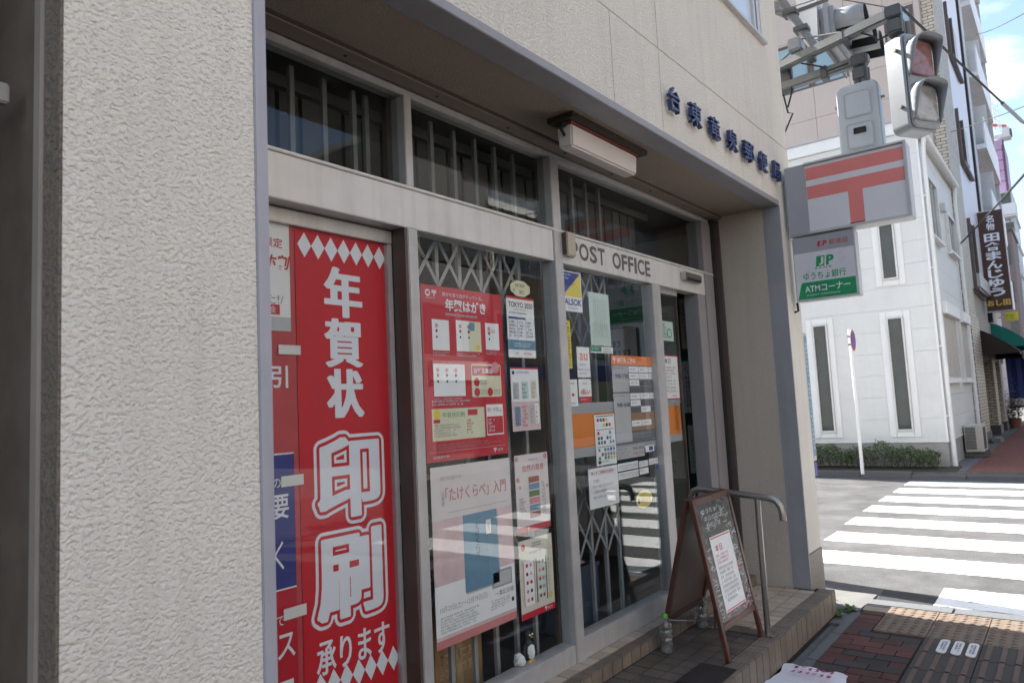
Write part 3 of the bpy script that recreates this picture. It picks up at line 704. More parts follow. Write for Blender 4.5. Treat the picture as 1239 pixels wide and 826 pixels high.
s.rect('prize_box',.555,.945,.445,.645,m_crm,1,r=.012); s.rect('prize_header',.565,.935,.455,.515,m_red,2); s.text('lettering','お年玉賞品',.585,.83,.470,.502,m_wht,3,bold=.02); s.disc('ornament',.87,.465,.05,.036,m_pnk,3)
for u,v in ((.62,.555),(.62,.615),(.79,.615)): s.disc('prize_badge',u,v,.036,.026,m_red,2); s.print_lines('small_print',u+.045,u+.15,v-.018,v+.018,2,m_gry,2)
s.print_lines('caption',.08,.55,.655,.69,2,m_wht,1,fill=.95)
s.rect('application_box',.07,.70,.705,.885,m_crm,1); s.disc('round_mark',.125,.735,.04,.028,m_yel,2); s.text('lettering','年賀状印刷',.19,.45,.725,.758,m_grn,2); s.rect('red_tab',.49,.61,.715,.75,m_red,2); s.rect('red_tab',.085,.16,.765,.785,m_red,2)
s.print_lines('small_print',.09,.45,.79,.865,5,m_gry,2); s.print_lines('small_print',.47,.56,.77,.86,5,m_red,2)
s.rect('lottery_box',.725,.95,.692,.878,m_paper,1); s.text('lettering','郵便年賀.jp',.74,.93,.71,.742,m_pnk,2,bold=.01); s.rect('red_panel',.732,.943,.765,.87,m_red,2); s.print_lines('small_print',.745,.84,.775,.86,4,m_wht,3)
s.print_lines('footer_print',.07,.94,.903,.935,3,m_pnk,1,fill=.95); s.rects('rule',[(.03,.97,.945,.948)],m_pnk,1); s.text('footer_logo','〒',.80,.84,.958,.985,m_wht,1,bold=.03); s.print_lines('footer_print',.85,.95,.96,.984,1,m_wht,1,fill=1); s.print_lines('footer_print',.07,.30,.965,.985,1,m_wht,1,fill=1)

s = poster('games_poster', 'white poster with black headline and blue columns beside the red poster', 'poster', 3.032,3.280,1.770,2.103,PYG,m_paper)
s.rect('top_line',0,1,0,.035,m_red,1); s.text('headline','TOKYO 2020',.06,.95,.085,.175,m_ink,1,bold=.012); s.print_lines('small_print',.25,.9,.195,.225,1,m_gry,1); s.print_lines('small_print',.08,.95,.25,.29,1,m_blu,1)
s.rect('blue_arc',.05,.66,.335,.37,m_blu,1)
for k in range(3): s.rects('table_frame',[(.06+k*.31,.066+k*.31,.35,.68),(.345+k*.31,.351+k*.31,.35,.68)],m_blu,1); s.print_lines('table_print',.08+k*.31,.34+k*.31,.39,.67,5,m_blu,1,seed=k,fill=.95)
s.rect('blue_band',0,1,.71,.87,m_sky,1); s.print_lines('small_print',.2,.9,.75,.83,2,m_wht,2); s.print_lines('small_print',.25,.45,.91,.96,1,m_gry,1); s.print_lines('small_print',.55,.95,.91,.96,1,m_red,1)

# cloud shaped sign
t = thing('cloud_shaped_notice', 'pale yellow cloud shaped notice above the white poster', 'notice', (3.16, PYG, 2.10))
pts = []
for k in range(48):
    a = 2*math.pi*k/48; rr = 1+.10*abs(math.sin(4*a)); pts.append((3.163+.085*rr*math.cos(a), PYG-.0008, 2.152+.042*rr*math.sin(a)))
MB().prism(pts, (0,.0012,0)).build('card', m_crm, t)
s = Sheet((3.085,PYG-.0008,2.19),(.16,0,0),(0,0,-.08),(0,-1,0),t); s.print_lines('small_print',.2,.85,.12,.42,1,m_grn,1,fill=1); s.print_lines('small_print',.42,.9,.55,.9,1,m_grn,1,fill=1); s.print_lines('small_print',.05,.3,.5,.75,1,m_grn,1)

s = poster('goods_poster', 'small pale poster with product boxes and pink lower half, below the white poster', 'poster', 3.038,3.288,1.376,1.717,PYG,m_paper)
s.rect('top_line',0,1,0,.025,m_red,1); s.rect('dark_mark',.05,.13,.06,.11,m_ink,1); s.print_lines('small_print',.2,.85,.06,.1,1,m_gry,1); s.rect('pink_field',.02,.98,.54,.99,m_pnk,1)
s.rect('pale_field',.02,.98,.54,.99,M('pale_pink_print',(.68,.50,.52),rough=.6,var=.1,vscale=20),2)
for i,(a,b,c,d) in enumerate(((.06,.26,.24,.5),(.36,.6,.22,.5),(.7,.9,.2,.5),(.08,.28,.62,.92),(.62,.76,.6,.9),(.82,.95,.58,.9))): s.rect('product_panel',a,b,c,d,(m_lgry,m_paper_g,m_paper_c,m_sky,m_lgry,m_paper)[i],3); s.print_lines('small_print',a+.02,b,c+.03,d,4,(m_gry,m_blu,m_gry,m_red,m_gry,m_red)[i],4,seed=i)
s.print_lines('small_print',.34,.58,.6,.95,6,m_red,3)

s = poster('exhibition_poster', 'large pale pink poster showing a blue book, lower in the middle window', 'poster', 2.406,2.993,.434,1.245,PYG,m_paper_p)
m_fade = M('rose_print', (.60,.22,.22), rough=.6, var=.1, vscale=3)
m_wash = M('pink_wash', (.70,.52,.52), rough=.7, var=.16, vscale=5)
s.rect('pink_wash',0,1,.30,.66,m_wash,0)
s.rect('white_field',0,1,.66,.955,m_paper,0); s.rect('red_edge',0,1,.955,1,m_fade,1); s.rect('pink_edge',0,1,.935,.955,m_wash,1)
s.print_lines('small_print',.11,.42,.055,.085,1,m_lgry,1,fill=1); s.column('small_column','企画展',.115,.145,.14,.225,m_gry,1)
s.text('headline','「たけくらべ」入門',.16,.93,.125,.205,m_fade,1,mincho=.012); s.rects('rule',[(.18,.93,.265,.267)],m_gry,1)
s.rect('book_shadow',.365,.80,.315,.755,m_lgry,1); s.rect('book_cover',.35,.785,.30,.745,m_sky,2); s.column('book_title','たけくらべ',.50,.545,.36,.56,m_ink,3,mincho=.01); s.rect('book_label',.635,.70,.355,.44,m_paper,3); s.text('label_character','宅',.65,.685,.375,.42,m_fade,4); s.rects('book_cord',[(.668,.674,.44,.66)],m_gry,3)
s.text('date','10月23日(土)〜12月19日(日)',.05,.62,.775,.815,m_gry,1); s.print_lines('small_print',.05,.60,.83,.925,6,m_gry,1,fill=.8)
s.rect('photograph',.685,.955,.675,.775,m_gry,1); s.rect('photograph_sky',.70,.94,.685,.765,m_lgry,2); s.text('museum_name','一葉記念館',.72,.97,.795,.825,m_ink,1); s.print_lines('small_print',.66,.93,.84,.90,4,m_gry,1); s.disc('seal',.955,.875,.018,.014,m_ink,1)

s = poster('scenery_poster', 'pink autumn stamp poster with a column of small photographs', 'poster', 3.035,3.335,.844,1.249,PYG,m_paper_p)
s.text('headline','自然の風景',.22,.86,.14,.225,m_red,1); s.print_lines('small_print',.4,.8,.06,.09,1,m_gry,1)
for i in range(6): s.rect('stamp_picture',.38,.70,.30+i*.092,.30+i*.092+.078,(M('autumn_print',(.30,.08,.04),var=.4,vscale=60),m_sky,M('leaf_print',(.10,.18,.05),var=.4,vscale=60),m_fade,m_sky,M('autumn_print',(.3,.08,.04)))[i],1)
for u,v,r in ((.07,.32,.05),(.12,.42,.035),(.92,.05,.06),(.06,.05,.05),(.95,.45,.04)): s.disc('maple_leaf',u,v,r,r*.7,m_pnk,1,n=7)
s.print_lines('small_print',.77,.92,.38,.80,9,m_gry,1); s.print_lines('small_print',.08,.3,.55,.75,5,m_gry,1); s.rect('red_strip',0,1,.925,1,m_red,1); s.text('footer_logo','〒',.28,.34,.94,.985,m_wht,2,bold=.03)

s = poster('flower_poster', 'cream poster with two columns of dark and red dots and red lower edge', 'poster', 3.034,3.335,.404,.805,PYG,m_paper_c)
s.disc('round_mark',.12,.09,.06,.045,m_red,1); s.print_lines('small_print',.38,.72,.05,.12,2,m_ink,1); s.print_lines('small_print',.3,.8,.16,.2,1,m_grn,1)
for k,(a,b) in enumerate(((.12,.40),(.5,.76))):
    s.rect('column_panel',a,b,.27,.84,m_paper if k == 0 else m_paper_g,1); s.rects('column_border',[(a-.03,a-.005,.27,.84),(b+.005,b+.03,.27,.84)],m_pnk if k == 0 else m_ink,1)
    for i in range(5):
        for j in (.3,.7): s.disc('bead',a+(b-a)*j,.33+i*.11,.035,.025,(m_red,m_fade,m_ink,m_pnk,m_red)[(i*2+k+(j>.5))%5],2,n=14)
s.print_lines('small_print',.84,.93,.3,.75,8,m_gry,1); s.disc('flower',.89,.80,.045,.05,m_yel,1,n=9); s.rect('red_strip',0,1,.92,1,m_red,1); s.text('footer_logo','〒',.68,.75,.935,.985,m_wht,2,bold=.03); s.print_lines('small_print',.77,.95,.94,.985,1,m_wht,2,fill=1)

# penguin figure and white bag on the inner ledge
t = thing('penguin_figure', 'small black and white penguin figure standing on the window ledge', 'figurine', (3.11, .64, .18))
m_pk = M('penguin_black',(.02,.02,.024),rough=.5); m_pw = M('penguin_white',(.75,.75,.73),rough=.6); m_py = M('penguin_orange',(.75,.35,.03),rough=.5)
MB().lathe([(.022,0),(.034,.012),(.038,.04),(.034,.075),(.024,.098),(.021,.105),(.024,.118),(.022,.135),(.012,.148),(.002,.151)],(3.115,.64,.186),18).build('body',m_pk,t,smooth=True)
MB().lathe([(.016,0),(.026,.015),(.030,.04),(.026,.072),(.012,.09)],(3.112,.629,.188),16).build('belly',m_pw,t,smooth=True)
for sx in (-1,1):
    MB().tube([(3.115+sx*.034,.638,.27),(3.115+sx*.047,.634,.235),(3.115+sx*.046,.632,.205)],[.008,.011,.004],8).build('wing',m_pk,t,smooth=True)
    MB().lathe([(.013,0),(.011,.006),(.003,.008)],(3.115+sx*.015,.622,.18),10).build('foot',m_py,t,smooth=True)
    MB().lathe([(.005,0),(.004,.006),(.001,.008)],(3.115+sx*.011,.616,.314),8).build('eye',m_pw,t,smooth=True)
MB().tube([(3.115,.622,.308),(3.115,.602,.303)],[.008,.001],8).build('beak',m_py,t,smooth=True)
t = thing('crumpled_white_bag', 'small crumpled white bag beside the penguin figure', 'bag', (3.02,.65,.18)); rg = random.Random(9); mb = MB()
n = 12; prof = [(.028,0),(.032,.015),(.027,.034),(.019,.047),(.007,.056)]
mb.lathe(prof,(3.035,.64,.183),n); mb.v = [v+Vector((rg.uniform(-.006,.006),rg.uniform(-.005,.005),rg.uniform(0,.005))) for v in mb.v]; mb.build('plastic',m_pw,t)

# ------------------------------------------------------------------ stickers on the fixed door pane
s = poster('security_sticker', 'blue and yellow triangle security sticker at the top of the door pane', 'sticker', 3.582,3.796,2.064,2.311,PYG,m_paper)
s.shape('blue_triangle',[(.03,.03),(.95,.03),(.03,.62)],m_blu,1); s.shape('yellow_triangle',[(.95,.04),(.95,.63),(.04,.63)],m_yel,1); s.text('lettering','ALSOK',.06,.96,.68,.85,m_blu,1,bold=.03,slant=.02); s.text('lettering','Security',.05,.45,.06,.13,m_wht,2); s.text('lettering','On',.15,.32,.15,.21,m_wht,2); s.print_lines('small_print',.25,.85,.89,.95,1,m_gry,1,fill=1)
s = poster('yellow_strip_sticker', 'narrow yellow vertical sticker with black writing under the security sticker', 'sticker', 3.580,3.645,1.717,2.006,PYG,m_yel)
s.disc('black_mark',.35,.06,.16,.035,m_ink,1); s.print_lines('small_print',.3,.85,.12,.95,12,m_ink,1,fill=1.2)
s = poster('green_notice', 'tall pale green notice sheet full of writing on the door pane', 'notice', 3.875,4.122,1.867,2.206,PYG,m_paper_g)
for k in range(7): s.print_lines('small_print',.2+k*.095,.26+k*.095,.12,.84,22,m_gry,1,fill=1.2,seed=k)
s = poster('card_strip_sticker', 'low white and green strip sticker directly under the green notice', 'sticker', 3.862,4.138,1.820,1.861,PYG,m_paper)
s.rect('green_half',0,.48,.05,.8,m_grn,1); s.print_lines('small_print',.05,.45,.2,.6,1,m_wht,2,fill=1); s.print_lines('small_print',.55,.97,.15,.95,2,m_gry,1,fill=1)
s = poster('payment_sticker', 'white sticker with two orange letters, under the green notice', 'sticker', 3.700,3.845,1.714,1.851,PYG,m_paper)
s.text('lettering','au',.18,.82,.28,.60,m_org,1,bold=.01); s.print_lines('small_print',.15,.85,.74,.85,1,m_gry,1,fill=1)
s = poster('small_white_sticker', 'small white cloud-like sticker under the red lettered one', 'sticker', 3.698,3.846,1.664,1.711,PYG,m_paper); s.print_lines('small_print',.15,.85,.3,.7,1,m_lgry,1,fill=1)
s = poster('pay_sticker', 'white sticker with a red letter d and red lower edge', 'sticker', 3.701,3.843,1.514,1.655,PYG,m_paper)
s.text('lettering','d払い',.12,.9,.42,.68,m_red,1,bold=.02); s.print_lines('small_print',.3,.75,.15,.25,1,m_gry,1,fill=1); s.rect('red_strip',0,1,.76,1,m_red,1); s.print_lines('small_print',.1,.7,.84,.93,1,m_wht,2,fill=1)
s = poster('plain_white_sticker', 'upright white sticker with a red patch at the edge of the mullion', 'sticker', 3.577,3.686,1.492,1.652,PYG,m_paper)
s.print_lines('small_print',.1,.9,.1,.2,1,m_gry,1,fill=1); s.rect('red_patch',.4,.65,.52,.62,m_red,1); s.print_lines('small_print',.2,.9,.85,.93,1,m_gry,1,fill=1)

t = thing('opening_hours_board', 'orange headed table of opening hours on the door pane', 'notice', (4.107, PYG, 1.0))
s = Sheet((4.107,PYG,1.811),(.648,0,0),(0,0,-.811),(0,-1,0),t)
m_tt = M('hours_grey',(.46,.46,.47),rough=.6); m_ttd = M('hours_see_through_dark',(.10,.105,.11),rough=.5); m_ttb = M('hours_dimmed_orange',(.32,.18,.10),rough=.6)
s.rect('dark_see_through',0,1,.08,.72,m_ttd,0); s.rect('header',0,1,0,.078,m_org,1); s.text('postal_mark','〒',.03,.085,.016,.062,m_wht,2,bold=.03); s.text('lettering','郵便局 ご案内',.12,.50,.018,.060,m_wht,2,bold=.015)  # dark rect stands for the unlit room seen through the pane
s.rect('dimmed_band_rows',.345,.99,.47,.62,m_ttb,1)  # orange film behind, its dimming under reflections put into brown
s.rect('hours_column',.0,.335,.085,.298,m_tt,1); s.rect('hours_column',.0,.335,.308,.705,m_tt,1); s.text('hours','9:00-17:00',.06,.33,.15,.185,m_ink,2,bold=.02); s.text('hours','9:00-16:00',.06,.33,.385,.42,m_ink,2,bold=.02)
s.print_lines('small_print',.02,.3,.092,.115,1,m_gry,2,fill=1); s.print_lines('small_print',.02,.3,.32,.34,1,m_gry,2,fill=1)
cells = [(0,0),(1,0),(2,0),(0,1),(1,1),(2,1),(0,2),(0,4),(1,4),(2,4),(0,5),(1,6),(0,8),(1,8)]
for c, r in cells:
    a = .345+c*.22; v = .088+r*.056; s.rect('cell',a,a+.212,v,v+.048,m_paper,2); s.print_lines('small_print',a+.03,a+.19,v+.01,v+.036,1,m_gry,3,seed=c+r*3)
s.rects('grid_line',[(.345,.99,.085+i*.056,.087+i*.056) for i in range(12)]+[(.56,.563,.09,.70),(.78,.783,.09,.70)],m_tt,1)
s.rect('hours_panel',.0,.58,.735,.835,m_tt,1); s.print_lines('small_print',.03,.3,.745,.825,3,m_gry,2); s.text('hours','9:00-18:00',.33,.56,.75,.775,m_ink,2); s.text('hours','9:00-17:00',.33,.56,.79,.815,m_red,2)
s.rect('blue_mark',.60,.80,.755,.81,m_paper,1); s.rect('blue_symbol',.68,.77,.765,.80,m_blu,2)
s.rects('white_panel',[(.0,.42,.865,.925),(.0,.42,.935,.99),(.44,.64,.875,.925),(.66,.99,.87,.92),(.44,.64,.935,.985)],m_paper,1); s.print_lines('small_print',.02,.95,.88,.915,2,m_gry,2,fill=.95); s.print_lines('small_print',.02,.6,.945,.98,2,m_gry,2); s.rect('blue_tab',.80,.99,.93,.965,m_blu,1)

s = poster('card_marks_notice', 'white sheet of small payment card marks left of the opening hours', 'notice', 3.857,4.102,1.118,1.437,PYG,m_paper)
s.rects('rule',[(.06,.94,.04,.055),(.06,.94,.305,.315),(.06,.94,.64,.65),(.0,1,0,.012)],m_ink,1); rg = random.Random(4)
for r, v in enumerate((.09,.19,.345,.445,.53,.67,.76,.83)):
    for c in range(6 if r > 3 else 5):
        if rg.random() < .75: s.rect('card_mark',.1+c*.145,.1+c*.145+.10,v,v+.062,(m_red,m_blu,m_sky,m_grn,m_yel,m_gry,m_ink)[rg.randrange(7)],2)
s.print_lines('small_print',.1,.8,.91,.955,1,m_gry,1); s.rect('mark',.07,.2,.905,.965,m_ink,2)
s = poster('wheelchair_notice', 'white A4 notice with a red heading low on the door pane', 'notice', 3.748,4.101,.869,1.109,PYG-.002,m_paper)
s.text('heading','車いすご利用のお客様へ',.08,.90,.07,.17,m_red,1); 
for i, ln in enumerate(('入口横の','スロープをございますので','ご利用のお客様は','窓口へお申し出ください')): s.text('line',ln,.12,.12+.058*len(ln),.28+i*.135,.36+i*.135,m_gry,1)
s.print_lines('small_print',.62,.92,.83,.94,2,m_gry,1,fill=1)
t = thing('round_yellow_sticker', 'round yellow sticker with red number on the door pane', 'sticker', (4.43,PYG,.79)); pts = [(4.437+.118*math.cos(2*math.pi*k/32),PYG,.848+.06*math.sin(2*math.pi*k/32)) for k in range(32)]
pts = [(4.437+.062*math.cos(2*math.pi*k/32)*1.85,PYG,.848+.06*math.sin(2*math.pi*k/32)) for k in range(32)]
MB().prism(pts,(0,.001,0)).build('disc',m_yel,t); s = Sheet((4.32,PYG,.908),(.234,0,0),(0,0,-.12),(0,-1,0),t); s.text('lettering','110ネット',.2,.86,.42,.68,m_red,1,bold=.02); s.print_lines('small_print',.25,.75,.2,.33,1,m_gry,1,fill=1); s.rect('blue_patch',.1,.22,.42,.68,m_blu,1)

# ------------------------------------------------------------------ sliding door and interior notices
DY = .652
s = poster('green_door_sticker', 'small pale green sticker at the top of the sliding door', 'sticker', 4.942,5.160,1.948,2.097,DY,m_paper_g); s.print_lines('small_print',.1,.55,.1,.9,5,m_grn,1); s.disc('ring',.68,.6,.2,.25,m_grn,1); s.disc('ring_hole',.68,.6,.14,.18,m_paper_g,2)
s = poster('today_notice', 'white notice in a red border headed with two characters on the sliding door', 'notice', 4.947,5.202,1.504,1.840,DY,m_red)
s.rect('white_field',.03,.97,.03,.97,m_paper,0); s.text('heading','本日',.1,.5,.07,.2,m_ink,1,bold=.01); s.print_lines('red_lines',.1,.9,.25,.38,2,m_red,1); s.print_lines('black_lines',.1,.9,.38,.85,6,m_gry,1); s.print_lines('red_lines',.5,.92,.89,.94,1,m_red,1)
t = thing('notice_board', 'green notice board with pinned sheets seen through the open door', 'board', (6.08,1.1,.6)); bx('panel',M('board_green',(.02,.10,.05),rough=.7),6.065,6.09,.70,1.9,.45,2.6,t)
for i,(y0,y1,z0,z1,mm) in enumerate(((.74,1.0,1.95,2.4,m_paper_c),(1.05,1.35,1.9,2.35,m_paper_g),(.74,1.02,1.38,1.84,m_paper),(1.07,1.4,1.35,1.8,m_paper_p),(.75,1.0,.85,1.27,m_paper),(1.05,1.4,.8,1.25,m_paper_c),(1.45,1.8,1.2,2.2,m_paper))):
    bx('pinned_sheet',mm,6.062,6.064,y0,y1,z0,z1,t); ss = Sheet((6.062,y1,z1),(0,y0-y1,0),(0,0,z0-z1),(-1,0,0),t); ss.print_lines('small_print',.1,.9,.1,.9,9,m_gry,1,seed=i)
# ------------------------------------------------------------------ folding steel gate behind the panes
def gate(x0, x1, label):
    t = thing('folding_gate', label, 'gate', ((x0+x1)/2, .735, .1)); n = round((x1-x0)/.1715)
    for k in range(n+1):
        x = x0+k*.1715; bx('upright', m_gate, x-.012, x+.012, .725, .745, .10, 2.985, t)
    for k in range(n):
        a = x0+k*.1715; b = a+.1715
        for zc in (2.18, .86):
            for dz in (0,):
                for (xa,za,xb,zb) in ((a,zc+.20,b,zc-.05),(a,zc-.05,b,zc+.20),(a,zc-.05,b,zc-.30),(a,zc-.30,b,zc-.05)):
                    m_ = ((xa+xb)/2, (za+zb)/2)
                    MB().bar((xa,.717+(.006 if za > zb else 0),za),(xb,.717+(.006 if za > zb else 0),zb),.003,.020,(0,0,1)).build('lattice_bar', m_gate, t)
    return t
gate(2.46, 3.34, 'grey steel folding lattice gate behind the middle window'); gate(3.60, 4.30, 'grey steel folding lattice gate behind the door pane'); 
t = thing('folding_gate', 'grey steel gate uprights behind the left banners', 'gate', (1.95,.735,.1))
for x in (1.62,1.791,1.96,2.125,2.20): bx('upright', m_gate, x-.012, x+.012, .725, .745, .10, 2.985, t)
# blind slats behind the transoms
t = thing('vertical_blind', 'dark vertical slat blind behind the transom windows', 'blind', (3.3,.86,2.5)); m_slat = M('dark_slat',(.11,.104,.094),rough=.7,rnd=.35)
bx('head_rail', m_slat, 1.2, 5.2, .82, .88, 2.93, 2.984, t)
for k in range(32): o = bx('slat', m_slat, 1.22+k*.12, 1.318+k*.12, .86, .863, 2.36, 2.97, t)
# things stored inside
m_box = M('cardboard',(.36,.22,.11),rough=.8,var=.1)
for i,(x0,x1,y0,y1,z0,z1,lb) in enumerate(((2.62,2.98,.84,1.2,.06,.62,'brown cardboard box upright behind the exhibition poster'),(2.3,2.6,.86,1.2,.06,.5,'brown cardboard box nearest the left mullion inside'))):
    t = thing('cardboard_box', lb, 'box', ((x0+x1)/2,y0,z0), 'cardboard boxes stored inside the window'); bx('carton',m_box,x0,x1,y0,y1,z0,z1,t,bevel=.004); bx('tape',M('parcel_tape',(.45,.32,.17),rough=.35),(x0+x1)/2-.025,(x0+x1)/2+.025,y0-.001,y1+.001,z0+.01,z1+.001,t)
    ss = Sheet((x0,y0,z1),(x1-x0,0,0),(0,0,z0-z1),(0,-1,0),t); ss.print_lines('printed_marks',.1,.9,.55,.8,2,M('carton_print',(.55,.40,.25)),1,fill=1)
t = thing('service_counter', 'dim service counter deep inside the post office', 'counter', (3,2.6,.06)); bx('front',m_inner,1.2,4.6,2.6,2.66,.06,.95,t); bx('top',M('counter_top',(.35,.33,.3),rough=.4),1.15,4.65,2.5,3.1,.95,.99,t)
t = thing('crate_of_goods', 'blue grey crate on the floor behind the gate in the door pane', 'crate', (4.1,1.0,.06)); m_cr = M('crate_blue',(.07,.10,.14),rough=.6)
bx('side_panel',m_cr,3.85,4.35,.95,.965,.06,.42,t); bx('side_panel',m_cr,3.85,4.35,1.285,1.30,.06,.42,t); bx('end_panel',m_cr,3.85,3.865,.965,1.285,.06,.42,t); bx('end_panel',m_cr,4.335,4.35,.965,1.285,.06,.42,t); bx('base',m_cr,3.865,4.335,.965,1.285,.06,.08,t); bx('rim',m_cr,3.84,4.36,.94,.955,.40,.43,t)
t = thing('stack_of_papers', 'loose stack of papers lying on the crate', 'papers', (4.1,1.1,.43)); 
for k in range(4): bx('sheet',(m_paper,m_pnk,m_paper,m_paper_c)[k],3.9+.01*k,4.25-.012*k,.99,1.24,.432+.006*k,.4375+.006*k,t)

# ------------------------------------------------------------------ fittings on the facade
t = thing('alarm_box', 'beige alarm box fixed on the beam just before the first letter', 'box', (3.58,FY-.002,2.38)); bx('case',M('beige_plastic',(.42,.37,.30),rough=.5),3.533,3.628,FY-.045,FY-.003,2.378,2.522,t,bevel=.006); bx('side_vent',m_bronze,3.529,3.5325,FY-.04,FY-.008,2.385,2.515,t)
t = thing('door_sensor', 'small silver motion sensor on the beam above the sliding door', 'sensor', (5.32,FY-.002,2.41)); bx('case',m_steel,5.175,5.475,FY-.045,FY-.003,2.412,2.478,t,bevel=.008); bx('lens',m_dark,5.20,5.45,FY-.048,FY-.045,2.417,2.435,t); bx('end_cap',m_alu,5.168,5.1745,FY-.043,FY-.004,2.414,2.476,t)
t = thing('fluorescent_lamp', 'white box shaped fluorescent lamp hung under the brown soffit', 'lamp', (3.5,.25,3.02))
bx('mounting_board',M('dark_brown_board',(.035,.022,.016),rough=.6),3.10,3.935,.165,.325,2.988,3.019,t,bevel=.003)
m_dif = M('milky_acrylic',(.62,.56,.53),rough=.35,var=.05,vscale=3,spec=.5)
mb = MB().hexa([(3.155,.21,2.858),(3.865,.21,2.858),(3.865,.295,2.858),(3.155,.295,2.858)],[(3.15,.203,2.977),(3.87,.203,2.977),(3.87,.302,2.977),(3.15,.302,2.977)]); mb.build('diffuser',m_dif,t,bevel=.010)
bx('rusty_edge',M('rust_edge',(.22,.05,.03),rough=.8),3.145,3.875,.20,.305,2.978,2.987,t); MB().tube([(3.13,.25,2.99),(3.115,.25,2.95),(3.148,.25,2.92)],.008,8).build('bracket',m_dark,t); bx('bracket_clip',m_dark,3.11,3.145,.235,.275,2.965,2.987,t)

# ------------------------------------------------------------------ handrail
t = thing('handrail', 'short stainless steel tube handrail beside the A-frame board', 'handrail', (4.66,.1,0)); HX = 4.665
pts = [(HX,.375,.80),(HX,.372,.845),(HX,.352,.88),(HX,.32,.895),(HX,.27,.895)]+[(HX,.2-.09*k,.887-.009*k) for k in range(4)]
pts += [(HX,-.15,.852),(HX,-.195,.838),(HX,-.222,.80),(HX,-.23,.755),(HX,-.232,.715)]
MB().tube(pts,.021,14).build('rail',m_steel,t,smooth=True)
for y,zt in ((-.078,.845),(.255,.875)): MB().tube([(HX,y,.006),(HX,y,zt)],.0185,14).build('post',m_steel,t,smooth=True)
pl = bx('base_plate',m_steel,HX-.05,HX+.05,-.13,.30,.001,.008,t,bevel=.002)
for y in (-.11,-.03,.2,.28): MB().lathe([(.009,0),(.009,.006),(.005,.009)],(HX-.03,y,.008),8).build('bolt',m_steel,t)

# ------------------------------------------------------------------ A-frame board
t = thing('a_frame_board', 'dark wooden A-frame chalkboard with a taped notice by the entrance', 'signboard', (4.35,.15,0))
m_wood = M('red_brown_wood',(.085,.028,.018),rough=.42,var=.35,vscale=9,streak=.3,spec=.5); m_bb = M('chalkboard',(.018,.020,.020),rough=.35,var=.3,vscale=10); m_back = M('brown_board',(.16,.095,.062),rough=.35,var=.1,vscale=3,spec=.5)
TF = Vector((0,.105,.905)); FF = Vector((0,-.055,0)); TBk = Vector((0,.14,.905)); FB = Vector((0,.375,0))
def slat(x, a, b, w=.036, d=.024): return MB().bar((x,a.y,a.z),(x,b.y,b.z),w,d,(0,1,.2))
XA, XB = 4.075, 4.615
for x in (XA, XB):
    slat(x,TF,FF).build('leg',m_wood,t,bevel=.003); slat(x+.02,TBk,FB).build('leg',m_wood,t,bevel=.003)
def fr(v): return TF.lerp(FF,v)
def bk(v): return TBk.lerp(FB,v)
for v in (.022,.80): c = fr(v); MB().bar((XA+.018,c.y,c.z),(XB-.018,c.y,c.z),.022,.038,(0,.17,.98)).build('rail',m_wood,t,bevel=.003)
for v in (.022,.80): c = bk(v); MB().bar((XA+.038,c.y,c.z),(XB+.002,c.y,c.z),.022,.036,(0,-.25,.97)).build('rail',m_wood,t,bevel=.003)
def panel(A, B, v0, v1, x0, x1, th, mat, name):
    a, b = A.lerp(B,v0), A.lerp(B,v1); d = (b-a).normalized(); n = Vector((0,-d.z,d.y))*th
    return MB().prism([(x0,a.y,a.z),(x1,a.y,a.z),(x1,b.y,b.z),(x0,b.y,b.z)],n).build(name,mat,t)
panel(TF,FF,.04,.785,XA+.017,XB-.017,-.006,m_bb,'chalkboard'); panel(TBk,FB,.04,.785,XA+.037,XB+.003,.006,m_back,'back_panel')
MB().tube([(XA+.02,bk(.8).y,bk(.8).z),(XA+.1,.22,.17),(XA+.2,.1,.17),(XA+.1,fr(.8).y,fr(.8).z)],.003,6).build('chain',m_steel,t)
a, b = fr(.04), fr(.785); dv = b-a; nn = Vector((0,dv.z,-dv.y)).normalized()
s = Sheet(Vector((XA+.018,a.y,a.z))+nn*.0065,(XB-XA-.036,0,0),dv,nn,t)
m_chalk = M('chalk',(.55,.55,.55),rough=.9); m_ckp = M('pink_chalk',(.5,.2,.24),rough=.9)
rg = random.Random(21); mb = MB()
def scrib(u0,u1,v0,v1,n,mat,name,w=.006):
    mb = MB()
    for k in range(n):
        u = rg.uniform(u0,u1); v = rg.uniform(v0,v1); pts = [(u,v)]
        for j in range(4): pts.append((pts[-1][0]+rg.uniform(-.01,.05), pts[-1][1]+rg.uniform(-.018,.018)))
        for p0,p1 in zip(pts,pts[1:]):
            dx,dy = p1[0]-p0[0],p1[1]-p0[1]; L = math.hypot(dx*s.w,dy*s.h) or 1; ox,oy = -dy*s.h/L*w/2/s.w, dx*s.w/L*w/2/s.h
            s.poly(mb,[(p0[0]+ox,p0[1]+oy),(p1[0]+ox,p1[1]+oy),(p1[0]-ox,p1[1]-oy),(p0[0]-ox,p0[1]-oy)],s.lift(1))
    return mb.build(name,mat,t,fixn=False)
scrib(.08,.8,.05,.25,20,m_chalk,'chalk_scrawl',.0035); scrib(.0,.06,.28,.98,26,m_chalk,'chalk_scrawl',.004); scrib(.78,.93,.2,.97,30,m_chalk,'chalk_scrawl',.0045); scrib(.78,.93,.5,.97,10,m_ckp,'pink_chalk_scrawl',.012); scrib(.1,.9,.93,.99,14,m_ckp,'pink_chalk_scrawl',.008)
for i, ln in enumerate(('ゆうちょ','本日の窓口','お知らせ')): s.text('chalk_line',ln,.12+.03*i,.12+.03*i+.105*len(ln),.05+i*.062,.05+i*.062+.045,m_chalk,2,bold=.0)
